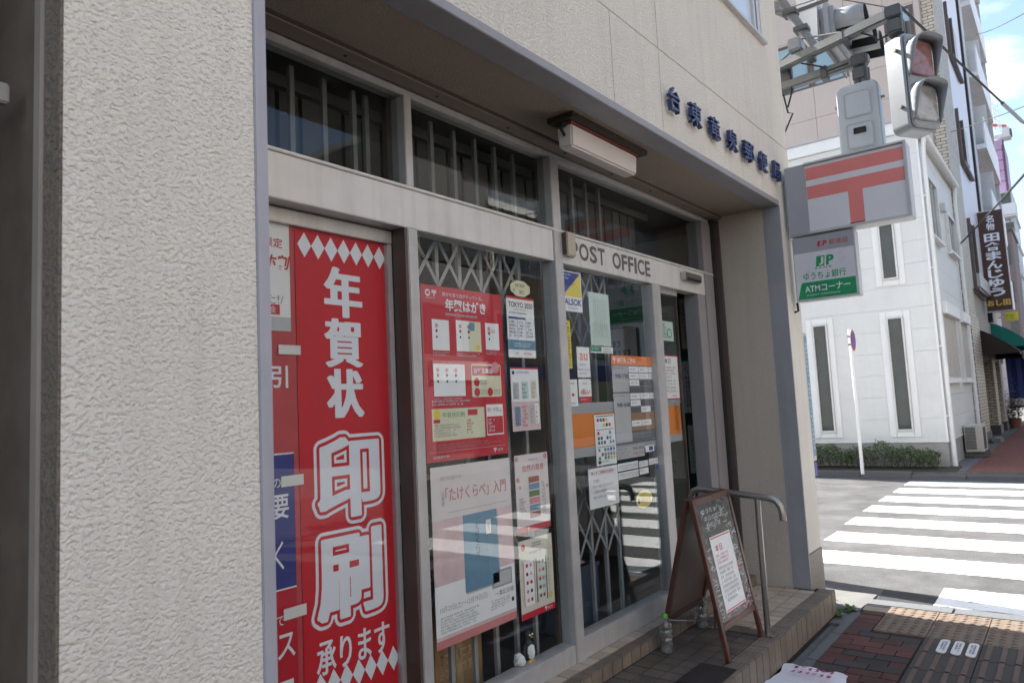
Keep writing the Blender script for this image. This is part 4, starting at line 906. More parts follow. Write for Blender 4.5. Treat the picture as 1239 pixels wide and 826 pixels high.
s.rect('notice_paper',.17,.79,.295,.93,m_paper,3); s.rects('red_rule',[(.19,.77,.305,.316),(.19,.77,.912,.922)],m_red,4); s.text('notice_heading','本日',.26,.47,.37,.43,m_red,4,bold=.02)
s.print_lines('red_lines',.24,.74,.45,.54,3,m_red,4,fill=.95); s.print_lines('black_lines',.24,.74,.55,.86,8,m_gry,4,fill=.95,dens=.8)
# clear film over the board
m_film = glass('clear_film',(.97,.97,.97),base=.018,rough=.05,k=.7)
nt = m_film.node_tree; gl = [n for n in nt.nodes if n.type == 'BSDF_GLOSSY'][0]; geo = nd(nt,'ShaderNodeNewGeometry'); nb = nd(nt,'ShaderNodeTexNoise',Scale=16.0,Detail=3.0,Distortion=1.2); bp_ = nd(nt,'ShaderNodeBump',Strength=.9,Distance=.02); nt.links.new(geo.outputs['Position'],nb.inputs['Vector']); nt.links.new(nb.outputs['Fac'],bp_.inputs['Height']); nt.links.new(bp_.outputs[0],gl.inputs['Normal'])
s.rect('clear_film',-.02,1.02,-.02,1.02,m_film,6)

# ------------------------------------------------------------------ bottles, mat, papers on the pavement
m_pet = glass('clear_plastic',(.93,.95,.95),base=.07,rough=.03,k=.9,milk=.05); m_water = glass('water',(.93,.96,.96),base=.03,rough=.0,k=.5,milk=.03); m_cap = M('green_cap',(.12,.45,.06),rough=.4); m_capw = M('white_cap',(.7,.7,.7),rough=.4); m_plab = M('bottle_label_remnant',(.6,.62,.63),rough=.4)
def bottle(x,y,label,cap,sc=1.0):
    t = thing('water_bottle',label,'bottle',(x,y,0),'water bottles at the foot of the board')
    pr = [(.028,.002),(.036,.006),(.037,.03),(.035,.04),(.037,.05),(.037,.075),(.034,.083),(.037,.091),(.037,.12),(.034,.128),(.037,.136),(.036,.15),(.028,.175),(.015,.195),(.0135,.205)]
    pr = [(r*sc,z*sc*1.0) for r,z in pr]
    MB().lathe(pr,(x,y,0),20).build('shell',m_pet,t,smooth=True); MB().lathe([(r*.93,z+.003) for r,z in pr[:11]],(x,y,0),20).build('water',m_water,t,smooth=True)
    MB().lathe([(.0165*sc,.192*sc),(.0165*sc,.212*sc),(.015*sc,.215*sc)],(x,y,0),16).build('cap',cap,t,smooth=True)
    MB().lathe([(.0375*sc,.092*sc),(.0375*sc,.119*sc)],(x,y,0),20).build('clear_label',m_pet,t,smooth=True)
    return t
bottle(4.07,.325,'clear water bottle with a green cap standing by the board',m_cap,1.05); bottle(4.62,.34,'clear water bottle behind the board near the rail',m_capw,1.1)
t = thing('entrance_mat','small dark brown rubber mat on the platform tiles','mat',(3.82,-.03,0)); bx('pad',M('rubber_mat',(.022,.014,.012),rough=.8,var=.4,vscale=14,bump=.5,bscale=300),3.66,3.985,-.128,.075,.002,.010,t,bevel=.003); bx('rim',M('rubber_rim',(.016,.012,.011),rough=.7),3.655,3.99,-.133,.08,.001,.006,t,bevel=.002)
t = thing('discarded_printed_sheet','crumpled white plastic sheet with red print lying by the step','sheet',(4.45,-.4,-.18))
mb = MB(); rg = random.Random(2); nx_,ny_ = 14,10
pts = [[Vector((4.10+.60*i/nx_-.03*j/ny_+.02*math.sin(j*1.7), -.17-.38*j/ny_-.012*math.sin(i*.8), PV+.008+.007*abs(math.sin(i*.9+j*.5))+rg.uniform(0,.004))) for i in range(nx_+1)] for j in range(ny_+1)]
for j in range(ny_):
    for i in range(nx_): mb.quad(pts[j][i],pts[j][i+1],pts[j+1][i+1],pts[j+1][i])
m_sheet = M('plastic_sheet',(.66,.66,.70),rough=.35,var=.06,vscale=20,spec=.5)
mb.build('sheet_face',m_sheet,t,smooth=True); ss = Sheet((4.62,-.24,PV+.045),(0,-.28,0),(-.3,0,0),(0,0,1),t); ss.print_lines('red_print',.05,.95,.05,.5,2,M('magenta_print',(.5,.04,.2)),1,fill=1)

# ------------------------------------------------------------------ projecting signs at the corner of the office
m_sframe = M('grey_sign_case',(.42,.42,.43),rough=.45,var=.06,streak=.1); m_face = M('white_acrylic',(.58,.57,.60),rough=.3,var=.04,vscale=3,spec=.5); m_postred = M('faded_post_red',(.62,.18,.165),rough=.35,var=.06,vscale=4); m_sgrey = M('sign_grey',(.30,.30,.325),rough=.5,var=.05)
t = thing('postal_symbol_sign','projecting light box sign with the red postal T mark','sign',(6.0,-.03,2.77))
bx('case',m_sframe,6.003,6.17,-.925,-.03,2.765,3.345,t,bevel=.006); s = Sheet((6.003,-.03,3.345),(0,-.895,0),(0,0,-.58),(-1,0,0),t)
s.rect('grey_side_panel',.005,.185,.015,.985,m_sgrey,1); s.rect('white_face',.185,.985,.04,.975,m_face,1)
mb = MB()
for z0,z1 in ((2.765,2.785),(3.33,3.345)): mb.box(5.985,6.003,-.925,-.19,z0,z1)
mb.box(5.985,6.003,-.925,-.908,2.785,3.33); mb.build('rim',m_sframe,t)
s.rect('red_bar',.187,.972,.075,.250,m_postred,2); s.rect('red_bar',.187,.972,.335,.515,m_postred,2); s.rect('red_stem',.525,.642,.515,.955,m_postred,2); bx('dark_smear',m_dark,6.0,6.0014,-.60,-.495,2.79,2.797,t)
bx('wall_bracket',m_sframe,6.06,6.11,-.03,-.001,2.85,3.25,t)
t = thing('bank_counter_sign','grey and green projecting sign of the bank counter under the postal mark','sign',(6.0,-.04,2.235))
bx('case',m_sframe,6.003,6.13,-.515,-.045,2.235,2.75,t,bevel=.006); s = Sheet((6.003,-.045,2.75),(0,-.47,0),(0,0,-.515),(-1,0,0),t)
s.rect('grey_head',.01,.985,.01,.25,m_sgrey,1); s.rect('white_field',.02,.975,.255,.99,m_face,1); s.shape('green_field',[(.10,.735),(.12,.715),(.965,.715),(.965,.975),(.03,.975)],m_grn,2)
m_jr = M('deep_red_print',(.42,.012,.03),rough=.5)
def jp(s,u0,u1,v0,v1,m,bg,layer):
    h = v1-v0; w = u1-u0
    s.shape('logo_block',[(u0+w*.08,v0),(u0+w*.55,v0),(u0+w*.47,v1),(u0,v1)],m,layer); s.text('logo_letter','J',u0+w*.18,u0+w*.44,v0+h*.1,v0+h*.9,bg,layer+1,bold=.04,slant=.01); s.text('logo_letter','P',u0+w*.58,u0+w,v0+h*.02,v0+h*.98,m,layer+1,bold=.04,slant=.015)
jp(s,.41,.555,.10,.185,m_jr,m_sgrey,2); s.text('lettering','郵便局',.60,.895,.10,.185,m_jr,2); jp(s,.36,.645,.33,.49,m_grn,m_face,2); s.text('lettering','B A N K',.345,.615,.498,.528,m_grn,2,bold=.02)
s.text('lettering','ゆうちょ銀行',.145,.825,.565,.685,m_grn,2,bold=.012); s.text('lettering','ATMコーナー',.155,.875,.765,.875,m_wht,3,bold=.01); s.print_lines('small_print',.17,.85,.90,.94,1,m_paper_g,3,fill=1)
MB().tube([(6.06,-.03,2.235),(6.06,-.035,2.17),(6.06,-.005,2.16)],.009,8).build('cable_tail',m_dark,t)
t = thing('side_wall_poster_board','narrow blue edged poster board fixed near the end corner of the office','board',(6.26,.02,.9)); 
bx('panel',m_sky,6.256,6.335,.004,.45,.95,2.0,t); bx('edge',m_lgry,6.254,6.338,.0,.004,.945,2.005,t); bx('lower_plate',m_blu,6.256,6.33,.0,.3,.82,.93,t); s = Sheet((6.258,-.0005,1.98),(.075,0,0),(0,0,-1.0),(0,-1,0),t); s.rect('blue_print',.05,.95,0,1,m_sky,1); s.print_lines('white_print',.15,.9,.05,.95,24,m_wht,2,fill=1.1)

# ------------------------------------------------------------------ traffic signals on their arms
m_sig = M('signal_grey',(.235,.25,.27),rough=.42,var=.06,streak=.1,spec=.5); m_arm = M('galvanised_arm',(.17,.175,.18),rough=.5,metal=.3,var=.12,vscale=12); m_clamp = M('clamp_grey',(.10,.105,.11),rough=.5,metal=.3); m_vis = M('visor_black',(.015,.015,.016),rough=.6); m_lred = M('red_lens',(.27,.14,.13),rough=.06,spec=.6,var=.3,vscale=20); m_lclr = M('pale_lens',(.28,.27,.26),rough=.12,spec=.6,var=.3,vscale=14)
t = thing('pedestrian_signal_post','grey pole with two level arms carrying the pedestrian signals','pole',(7.08,.62,G))
MB().tube([(7.08,.62,G),(7.08,.62,8.5)],[.13,.10],16).build('pole',M('concrete_pole',(.34,.33,.31),rough=.85,var=.1),t,smooth=True)
MB().bar((7.05,.60,4.615),(6.585,-.90,4.615),.085,.085).build('arm',m_arm,t,bevel=.012); MB().bar((7.03,.58,4.434),(6.91,-.58,4.434),.085,.085).build('arm',m_arm,t,bevel=.012)
for z in (4.615,4.434): MB().box(6.9,7.22,.48,.76,z-.06,z+.06).build('pole_clamp',m_clamp,t,bevel=.01)
MB().box(6.965,7.03,.10,.20,4.36,4.70).build('pole_clamp',m_clamp,t,bevel=.006)
MB().tube([(7.06,.62,5.25),(6.75,-.3,5.05),(6.60,-.83,4.67)],.006,6).build('stay_wire',m_clamp,t)
MB().tube([(6.98,.14,4.62),(6.95,.1,4.50),(6.96,.11,4.35),(6.97,.16,4.22)],.009,6).build('cable',m_vis,t)
for k,(pa,pb,pc) in enumerate((((6.96,.0,4.60),(6.80,-.25,4.38),(6.86,-.42,4.42)),((6.70,-.55,4.60),(6.63,-.70,4.44),(6.60,-.82,4.45)),((7.0,.28,4.66),(6.9,.05,4.82),(6.74,-.4,4.67)),((6.98,.2,4.40),(6.97,.12,4.15),(6.99,.22,3.98)))): MB().tube([pa,tuple((u+v+2*w_)/4 for u,v,w_ in zip(pa,pc,pb)),pb,tuple((u+2*v)/3 for u,v in zip(pb,pc)),pc],.008,6).build('cable',m_vis if k != 2 else m_arm,t,smooth=True)
for (x,y,z) in ((6.86,-.12,4.60),(6.74,-.45,4.60),(6.95,-.2,4.42)): MB().box(x-.055,x+.055,y-.03,y+.03,z-.055,z+.065).build('strap_clamp',m_clamp,t,bevel=.006)
MB().box(6.80,6.95,-.05,.07,4.68,4.80).build('junction_box',m_sig,t,bevel=.012)
def clampset(x,y,z,t):
    MB().box(x-.06,x+.06,y-.06,y+.06,z-.05,z+.05).build('arm_clamp',m_clamp,t,bevel=.008); MB().box(x-.075,x+.075,y-.055,y+.055,z-.19,z-.075).build('hanger_box',m_clamp,t,bevel=.012)
    for dx in (-.045,.045): MB().tube([(x+dx,y-.06,z-.20),(x+dx,y-.06,z-.06)],.009,6).build('bolt',m_arm,t)
def rbox(name, mat, cx, cz, w, h, y0, y1, r, parent, T, n=5):
    """rounded upright box in local (x right, y depth, z up), mapped by T"""
    pts = []
    for sx, sz, a0 in ((1,1,0),(-1,1,90),(-1,-1,180),(1,-1,270)):
        for k in range(n): a = R(a0+k*90/(n-1)); pts.append((cx+sx*(w/2-r)+r*math.cos(a), cz+sz*(h/2-r)+r*math.sin(a)))
    m = len(pts); ring = []
    for y, e in ((y0,.012),(y0+.012,0),(y1-.012,0),(y1,.012)):
        ring += [T(cx+(px-cx)*(1-2*e/w), y, cz+(pz-cz)*(1-2*e/h)) for px, pz in pts]
    mb = MB(); fs = [tuple(range(m)), tuple(range(3*m,4*m))[::-1]]
    for q in range(3): fs += [(q*m+k, q*m+(k+1)%m, (q+1)*m+(k+1)%m, (q+1)*m+k) for k in range(m)]
    mb.add(ring, fs); return mb.build(name, mat, parent, smooth=True)
def pedsignal(label, base, ang, h=.90, w=.37, m_sig=None):
    """local y- is the lit face; ang turns the face from -Y"""
    t = thing('pedestrian_signal',label,'traffic signal',base,'pedestrian signals on the corner arms'); ca, sa = math.cos(ang), math.sin(ang); B = Vector(base)
    T = lambda x,y,z: B+Vector((x*ca-y*sa, x*sa+y*ca, z))
    rbox('housing',m_sig,0,-h/2,w,h,-.02,.15,.06,t,T); rbox('door_rim',m_sig,0,-h/2,w-.03,h-.03,-.045,-.02,.05,t,T)
    for k,(mat) in enumerate((m_lred,m_lclr)):
        zc = -h*(.27+.46*k); rbox('lens',mat,0,zc,.26,.30,-.060,-.040,.04,t,T)
        # hood: top and two sides
        n = 9; mb = MB(); outer = []; inner = []
        prof = [(-.15,-.16),(-.155,.08),(-.13,.155),(0,.175),(.13,.155),(.155,.08),(.15,-.16)]
        dep = [.02,.09,.13,.135,.13,.09,.02]
        pd = [(p0[0]+(p1[0]-p0[0])*f, p0[1]+(p1[1]-p0[1])*f, e0+(e1-e0)*f) for (p0,e0),(p1,e1) in zip(list(zip(prof,dep)),list(zip(prof,dep))[1:]) for f in (0,.25,.5,.75)]+[(*prof[-1],dep[-1])]
        for _ in range(2): pd = [pd[0]]+[tuple((pd[q_-1][z_]+2*pd[q_][z_]+pd[q_+1][z_])/4 for z_ in range(3)) for q_ in range(1,len(pd)-1)]+[pd[-1]]
        prof = [(p[0],p[1]) for p in pd]; dep = [p[2] for p in pd]
        for (px,pz),d in zip(prof,dep): outer.append(T(px,-.046,zc+pz)); inner.append(T(px*.97,-.046-d,zc+pz*.97+ (0)))
        for a in range(len(prof)-1): mb.quad(outer[a],outer[a+1],inner[a+1],inner[a])
        o = mb.build('hood',m_sig,t,smooth=True); sm = o.modifiers.new('thick','SOLIDIFY'); sm.thickness = .006
    for z in (-.14,-h+.2): MB().tube([T(w/2+.0,.03,z),T(w/2+.03,.03,z)],.016,8).build('latch',m_steel,t); MB().tube([T(-w/2,.03,z),T(-w/2-.03,.03,z)],.016,8).build('latch',m_steel,t)
    # embossed back door
    rbox('back_panel',m_sig,0,-h*.22,w*.62,h*.26,.15,.158,.02,t,T); rbox('back_panel',m_sig,0,-h*.55,w*.62,h*.26,.15,.158,.02,t,T); rbox('back_panel',m_sig,0,-h*.84,w*.62,h*.16,.15,.158,.02,t,T)
    rbox('rating_plate',m_vis,.0,-h*.50,.10,.05,.158,.161,.006,t,T); MB().tube([T(0,.05,0),T(0,.05,.14)],.03,10).build('hanger',m_clamp,t)
    return t
clampset(6.60,-.85,4.615,t); clampset(6.92,-.50,4.434,t)
pedsignal('pedestrian signal with hooded red and pale lenses turned to the main street',(6.66,-.965,4.40),-R(31),.82,.33,m_sig)  # signal grey lowered to offset the sun on this housing
pedsignal('pedestrian signal seen from its plain grey back above the postal sign',(6.93,-.475,4.19),R(92),.86,.345,M('signal_grey_lifted',(.42,.44,.47),rough=.42,var=.06,streak=.1))  # same signal paint, sky-lit brightness put into a paler grey
# vehicle signal further back
t = thing('vehicle_signal','grey vehicle signal with long black hoods behind the arms','traffic signal',(8.5,-.05,5.3))
bx('housing',m_sig,8.35,9.55,-.02,.13,5.42,5.84,t,bevel=.05); bx('back_plate',m_sig,8.33,9.57,.13,.15,5.38,5.88,t,bevel=.01)
for xc in (8.55,8.95,9.35):
    mb = MB(); n = 13; a_ = [(xc+.165*math.cos(R(-40+260*k/(n-1))), 5.62+.165*math.sin(R(-40+260*k/(n-1)))) for k in range(n)]
    for k,(p0,p1) in enumerate(zip(a_,a_[1:])):
        d0 = .30-.0*k; mb.quad((p0[0],-.02,p0[1]),(p1[0],-.02,p1[1]),(p1[0],-.02-d0,p1[1]-.03),(p0[0],-.02-d0,p0[1]-.03))
    o = mb.build('hood',m_sig,t,smooth=True); o.modifiers.new('thick','SOLIDIFY').thickness = .006
    mb = MB(); a_ = [(xc+(p[0]-xc)*.95, 5.62+(p[1]-5.62)*.95) for p in a_]
    for p0,p1 in zip(a_,a_[1:]): mb.quad((p0[0],-.03,p0[1]),(p1[0],-.03,p1[1]),(p1[0],-.315,p1[1]-.03),(p0[0],-.315,p0[1]-.03))
    mb.build('hood_lining',m_vis,t,smooth=True); MB().tube([(xc,-.022,5.62),(xc,-.04,5.62)],.145,16).build('lens',m_lred if xc > 9.2 else m_vis,t)
MB().bar((7.08,.62,5.62),(8.4,.16,5.62),.08,.08).build('mast_arm',m_arm,t); bx('arm_bracket',m_clamp,8.36,8.6,.15,.2,5.5,5.74,t)
t = thing('diagonal_pipe_bracket','thick diagonal grey pipe with clamps beside the pole','pipe',(7.6,.3,5.0)); MB().tube([(7.55,.55,6.15),(7.6,.02,5.0)],.045,12).build('pipe',m_arm,t,smooth=True)
for k in (.35,.62,.8): p = Vector((7.55,.55,6.15)).lerp(Vector((7.6,.02,5.0)),k); MB().box(p.x-.07,p.x+.07,p.y-.07,p.y+.07,p.z-.025,p.z+.025).build('clamp',m_clamp,t,bevel=.006)
t = thing('hanging_street_plate','white street plate with blue writing hung by the pipe','plate',(7.75,.0,5.3)); MB().hexa([(7.74,.16,5.22),(7.76,.16,5.22),(7.76,.02,5.16),(7.74,.02,5.16)],[(7.74,.26,6.2),(7.76,.26,6.2),(7.76,-.03,6.2),(7.74,-.03,6.2)]).build('board',m_paper,t); ss = Sheet((7.738,.2,6.0),(0,-.2,0),(0,0,-.6),(-1,0,0),t); ss.print_lines('blue_print',.1,.9,.05,.6,5,m_blu,1,fill=1); bx('strap',m_clamp,7.73,7.735,-.12,.3,5.5,5.54,t)

# ------------------------------------------------------------------ white corner house across the side street
m_siding = M('white_siding',(.66,.66,.645),rough=.55,var=.04,vscale=2,bump=.25,bscale=30,streak=.05); m_wtrim = M('white_trim',(.76,.76,.75),rough=.5,var=.04); m_fnd = M('foundation_render',(.34,.33,.31),rough=.9,var=.12,vscale=3); m_wglass = M('house_window_glass',(.045,.06,.062),rough=.06,spec=.8,var=.2,vscale=2); m_shut = M('shutter_beige',(.50,.46,.40),rough=.6,var=.06)
WX, WY = 16.75, .36
W = thing('white_corner_house','white sided two storey corner house with narrow slit windows','house',(WX,WY,-.1))
bx('wall_core',m_siding,WX+.03,21.85,WY+.03,9,-.1,6.75,W); bx('foundation',m_fnd,WX+.012,21.85,WY+.012,9,-.12,.40,W); bx('foundation_ledge',m_wtrim,WX-.012,21.86,WY-.012,9,.40,.425,W)
bh = .455; nb_ = 14
fb = MB().box(0,.03,0,9-WY-.03,.0015,bh-.0015).mesh('siding_board',m_siding,bevel=.002); sb = MB().box(0,5.05,0,.03,.0015,bh-.0015).mesh('siding_board',m_siding,bevel=.002)
for k in range(nb_): place('siding_board',fb,(WX,WY+.03,.425+k*bh),W); place('siding_board',sb,(WX+.03,WY,.425+k*bh),W)
bx('corner_trim',m_wtrim,WX-.008,WX+.03,WY-.008,WY+.03,.425,6.75,W); bx('corner_strip',m_joint if False else m_wtrim,WX-.004,WX,WY+.15,WY+.156,.425,6.75,W)
bx('parapet',m_wtrim,WX-.06,WX+.10,WY-.04,9,6.80,7.06,W,bevel=.01); bx('parapet_cap',m_sframe,WX-.09,WX+.13,WY-.07,9,7.06,7.10,W); bx('roof',m_sframe,WX+.1,21.85,WY,9,6.8,6.9,W); bx('eave_board',m_wtrim,WX+.1,21.9,WY-.06,WY,6.66,6.80,W)
MB().tube([(WX-.05,WY-.11,6.70),(21.9,WY-.11,6.68)],.075,12).build('gutter',m_wtrim,W,smooth=True)
for x in (WX+.08,21.75):
    MB().tube([(x,WY-.11,6.66),(x,WY-.08,6.4),(x,WY-.07,6.2),(x,WY-.07,-.08)],.045,10).build('downpipe',m_wtrim,W,smooth=True)
    for z in (.9,2.3,3.9,5.4): bx('pipe_bracket',m_wtrim,x-.055,x+.055,WY-.10,WY,z,z+.03,W)
def slit(y0,y1,z0,z1,fr=.14):
    w = bx('window',m_wglass,WX-.012,WX-.004,y0,y1,z0,z1,W)
    for a in ((y0-.035,y0,z0-.035,z1+.035),(y1,y1+.035,z0-.035,z1+.035),(y0,y1,z0-.035,z0),(y0,y1,z1,z1+.035)): bx('frame',m_alu_l,WX-.05,WX-.001,a[0],a[1],a[2],a[3],w)
    f = fr+.02
    for a in ((y0-f,y0-.037,z0-f,z1+f),(y1+.037,y1+f,z0-f,z1+f),(y0-.037,y1+.037,z0-f,z0-.037),(y0-.037,y1+.037,z1+.037,z1+f)): bx('surround_board',m_wtrim,WX-.022,WX-.0015,a[0]+.002,a[1]-.002,a[2]+.002,a[3]-.002,w,bevel=.003)
for (a,b,c,d) in ((.975,1.225,.67,2.955),(2.47,2.72,.67,2.955),(.98,1.22,3.81,4.93),(2.47,2.71,3.81,4.93),(4.0,4.25,.67,2.955),(4.0,4.25,3.81,4.93)): slit(a,b,c,d)
def sidewin(x0,x1,z0,z1,shutter=False):
    w = bx('window',m_wglass,x0,x1,WY-.012,WY-.004,z0,z1,W); e = .06
    for a in ((x0-e,x0,z0-e,z1+e),(x1,x1+e,z0-e,z1+e),(x0,x1,z0-e,z0),(x0,x1,z1,z1+e)): bx('frame',m_alu_l,a[0],a[1],WY-.07,WY-.001,a[2],a[3],w)
    bx('mullion',m_alu,(x0+x1)/2-.02,(x0+x1)/2+.02,WY-.045,WY-.012,z0,z1,w); bx('sill',m_wtrim,x0-.12,x1+.12,WY-.12,WY-.001,z0-e-.05,z0-e-.002,w)
    if shutter:
        n = 26; hh = (z1-z0)/n
        for k in range(n): bx('shutter_slat',m_shut,x0,x1,WY-.055,WY-.047,z0+k*hh+.003,z0+(k+1)*hh-.003,w)
        bx('shutter_box',m_wtrim,x0-.1,x1+.1,WY-.16,WY-.072,z1+.02,z1+.28,w,bevel=.01)
sidewin(17.2,18.4,4.69,5.90); sidewin(20.0,21.2,4.75,5.60); sidewin(17.3,19.3,1.68,2.98,True); sidewin(20.2,21.4,1.68,2.98,True)
bx('meter_box',m_alu,19.3,19.5,WY-.10,WY-.001,5.55,5.75,W)
# air conditioner
t = thing('air_conditioner_unit','beige outdoor air conditioner unit beside the white house','air conditioner',(19.1,.17,-.09)); m_ac = M('ac_beige',(.52,.49,.44),rough=.5,var=.05)
bx('casing',m_ac,19.0,19.9,-.02,.33,.03,.61,t,bevel=.01)
for k in range(15): bx('grille_slat',M('ac_slat',(.28,.27,.25),rough=.5),18.988,19.0,.11,.31,.09+k*.032,.108+k*.032,t)
bx('grille_back',m_vis,18.997,18.999,.11,.31,.08,.57,t); bx('fan_grille',m_vis,19.12,19.62,-.026,-.02,.08,.56,t)
for x in (19.08,19.7): bx('foot',m_conc,x,x+.12,-.07,.36,-.09,.03,t,bevel=.008)
# no parking sign, edge on
t = thing('no_parking_sign','thin white pole with a round red and blue sign seen edge on','road sign',(15.45,1.70,-.1)); nvec = Vector((.02,-.9998,0))
MB().tube([(15.45,1.70,-.12),(15.45,1.70,2.72)],.032,10).build('pole',M('white_pole',(.72,.72,.72),rough=.45,var=.05),t,smooth=True)
c = Vector((15.45,1.70,2.50))+nvec*.045
for nm,r,mm,off in (('plate',.215,m_sframe,0),('red_face',.21,M('sign_red',(.55,.03,.04),rough=.4),.006),('blue_face',.165,M('sign_blue',(.03,.08,.42),rough=.4),.010)): MB().tube([c+nvec*off,c+nvec*(off+.005)],r,28).build(nm,mm,t)
sd = Vector((-nvec.y,nvec.x,0)); MB().bar(c+nvec*.017+sd*.13+Vector((0,0,.13)),c+nvec*.017-sd*.13-Vector((0,0,.13)),.035,.004,(nvec.x,nvec.y,0)).build('red_slash',MATS['sign_red'],t)
for z in (2.42,2.58): MB().box(15.41,15.49,1.66,1.74,z-.015,z+.015).build('clamp',m_clamp,t)
# hedge
t = thing('clipped_hedge','low dark green hedge in the bed before the white house','hedge',(16.3,2.2,-.09)); m_hl = M('hedge_leaf',(.06,.095,.028),rough=.5,var=.55,vscale=7,spec=.4); m_hs = M('hedge_stem',(.07,.05,.035),rough=.9)
rg = random.Random(11); mb = MB(); y = .55
for k in range(9000):
    y = rg.uniform(.5,4.2); hgt = .40+.07*math.sin(y*5.1)+.05*math.sin(y*13+1); hgt *= 1 if y > .75 else (.5+(y-.5)*2)
    x = 16.38+rg.uniform(-.32,.30); z = -.06+hgt*rg.random()**.6+ (.06*rg.random() if rg.random() < .15 else 0)
    if abs(x-16.38) > .3-.12*(z/.45)**2: continue
    a = rg.uniform(0,6.28); el = rg.uniform(-.4,1.0); d = Vector((math.cos(a)*math.cos(el),math.sin(a)*math.cos(el),math.sin(el))); sdv = d.cross(Vector((rg.uniform(-1,1),rg.uniform(-1,1),1))).normalized(); l = rg.uniform(.03,.06); p = Vector((x,y,z))
    mb.quad(p, p+d*l*.5+sdv*l*.28, p+d*l, p+d*l*.5-sdv*l*.28)
mb.build('foliage',m_hl,t,fixn=False); mb = MB()
for k in range(45):
    y = .55+k*.08; p = Vector((16.38+rg.uniform(-.1,.1),y,-.09)); mb.tube([p,p+Vector((rg.uniform(-.1,.1),rg.uniform(-.1,.1),.22)),p+Vector((rg.uniform(-.22,.22),rg.uniform(-.15,.15),.38))],[.008,.006,.003],5)
mb.build('stems',m_hs,t)

# ------------------------------------------------------------------ buildings behind
m_pink = M('pinkish_panel',(.46,.385,.345),rough=.7,var=.03,vscale=1,streak=.08); m_pjoint = M('panel_joint',(.28,.23,.20),rough=.9); m_blueglass = M('bluish_window',(.20,.29,.33),rough=.08,spec=.8,var=.15,vscale=1.5)
m_tilew = M('small_beige_tile',(.47,.42,.34),rough=.5); nt = m_tilew.node_tree
bt = nd(nt,'ShaderNodeTexBrick'); bt.inputs['Scale'].default_value = 1; bt.inputs['Brick Width'].default_value = .24; bt.inputs['Row Height'].default_value = .09; bt.inputs['Mortar Size'].default_value = .011; bt.inputs['Color1'].default_value = (.50,.44,.35,1); bt.inputs['Color2'].default_value = (.40,.34,.26,1); bt.inputs['Mortar'].default_value = (.13,.11,.09,1)
g_ = nd(nt,'ShaderNodeNewGeometry'); sx_ = nd(nt,'ShaderNodeSeparateXYZ'); cx_ = nd(nt,'ShaderNodeCombineXYZ'); ad_ = nd(nt,'ShaderNodeMath',operation='ADD'); nt.links.new(g_.outputs['Position'],sx_.inputs[0]); nt.links.new(sx_.outputs['X'],ad_.inputs[0]); nt.links.new(sx_.outputs['Y'],ad_.inputs[1]); nt.links.new(ad_.outputs[0],cx_.inputs['X']); nt.links.new(sx_.outputs['Z'],cx_.inputs['Y']); nt.links.new(cx_.outputs[0],bt.inputs['Vector']); nt.links.new(bt.outputs['Color'],nt.nodes['Principled BSDF'].inputs['Base Color'])
T_ = thing('pink_panel_building','tall pinkish panelled building with a strip of small beige tiles','building',(22,.4,-.1))
TX = 22.05
bx('core',m_pjoint,TX+.04,24.55,.80,14,-.1,20,T_)
pm = {}
yb = [.8,1.55,2.55,3.55,4.55,5.55,6.55,8.0]; zb = [6.6,7.65,8.6,9.55,10.5,12.05,13.2,14.4,15.6,17,19.9]
winspan = {(9.55+.95,12.05)}
for j in range(len(zb)-1):
    for i in range(len(yb)-1):
        y0,y1,z0,z1 = yb[i],yb[i+1],zb[j],zb[j+1]
        if z0 in (10.5,14.4) and i in (0,2,3):
            w = bx('window',m_blueglass,TX+.03,TX+.04,y0+.12,y1-.05,z0+.05,z1-.12,T_)
            for a in ((y0+.05,y0+.12,z0,z1-.05),(y1-.05,y1-.0,z0,z1-.05),(y0+.12,y1-.05,z0,z0+.05),(y0+.12,y1-.05,z1-.12,z1-.05)): bx('frame',m_pjoint if False else m_bronze,TX+.0,TX+.035,a[0],a[1],a[2],a[3],w)
            bx('panel',m_pink,TX,TX+.04,y0+.005,y1-.005,z1-.05,z1-.005,T_)
            continue
        bx('panel',m_pink,TX,TX+.04,y0+.005,y1-.005,z0+.005,z1-.005,T_)
bx('tile_corner',m_tilew,TX+.02,24.55,.34,.80,3.4,20,T_); bx('corner_groove',m_pjoint,TX,TX+.02,.62,.66,6.6,20,T_); bx('corner_pillar_face',m_pink,TX-.004,TX+.02,.66,.80,6.6,20,T_)
bx('tile_pillar',m_tilew,22.6,24.7,.30,.80,.20,3.4,T_); bx('pillar_base',M('dark_stone',(.06,.058,.055),rough=.5),22.58,24.72,.27,.82,-.1,.20,T_)
bx('flat_roof_line',m_vis,TX-.10,TX-.02,.85,8,7.9,8.0,T_)
# pale panel shop building with brown sign
m_lav = M('pale_lilac_panel',(.68,.665,.74),rough=.5,var=.03,vscale=.7); m_beige = M('beige_render',(.38,.35,.31),rough=.8,var=.06)
L_ = thing('pale_lilac_building','pale lilac fronted building with narrow dark windows above the shop','building',(27,.35,-.1))
bx('front',m_lav,24.57,29.4,.35,8,4.3,22,L_); bx('lower_front',m_beige,24.75,33,.42,8,2.2,4.3,L_); bx('dark_downpipe',m_vis,29.4,29.7,.28,.5,3.6,22,L_)
for z0,z1 in ((4.3,6.4),(8.1,9.75),(11.4,13.1),(14.7,16.4)):
    w = bx('window',m_wglass,25.0,27.5,.33,.349,z0+.05,z1,L_)
    bx('sill',m_bronze,24.95,27.55,.22,.329,z0-.03,z0+.05,w); bx('frame',m_bronze,24.93,24.995,.26,.345,z0+.05,z1,w); bx('frame',m_bronze,26.2,26.28,.27,.329,z0+.05,z1,w); bx('blind',m_lgry,26.35,27.45,.30,.328,z0+.4,z1-.1,w)
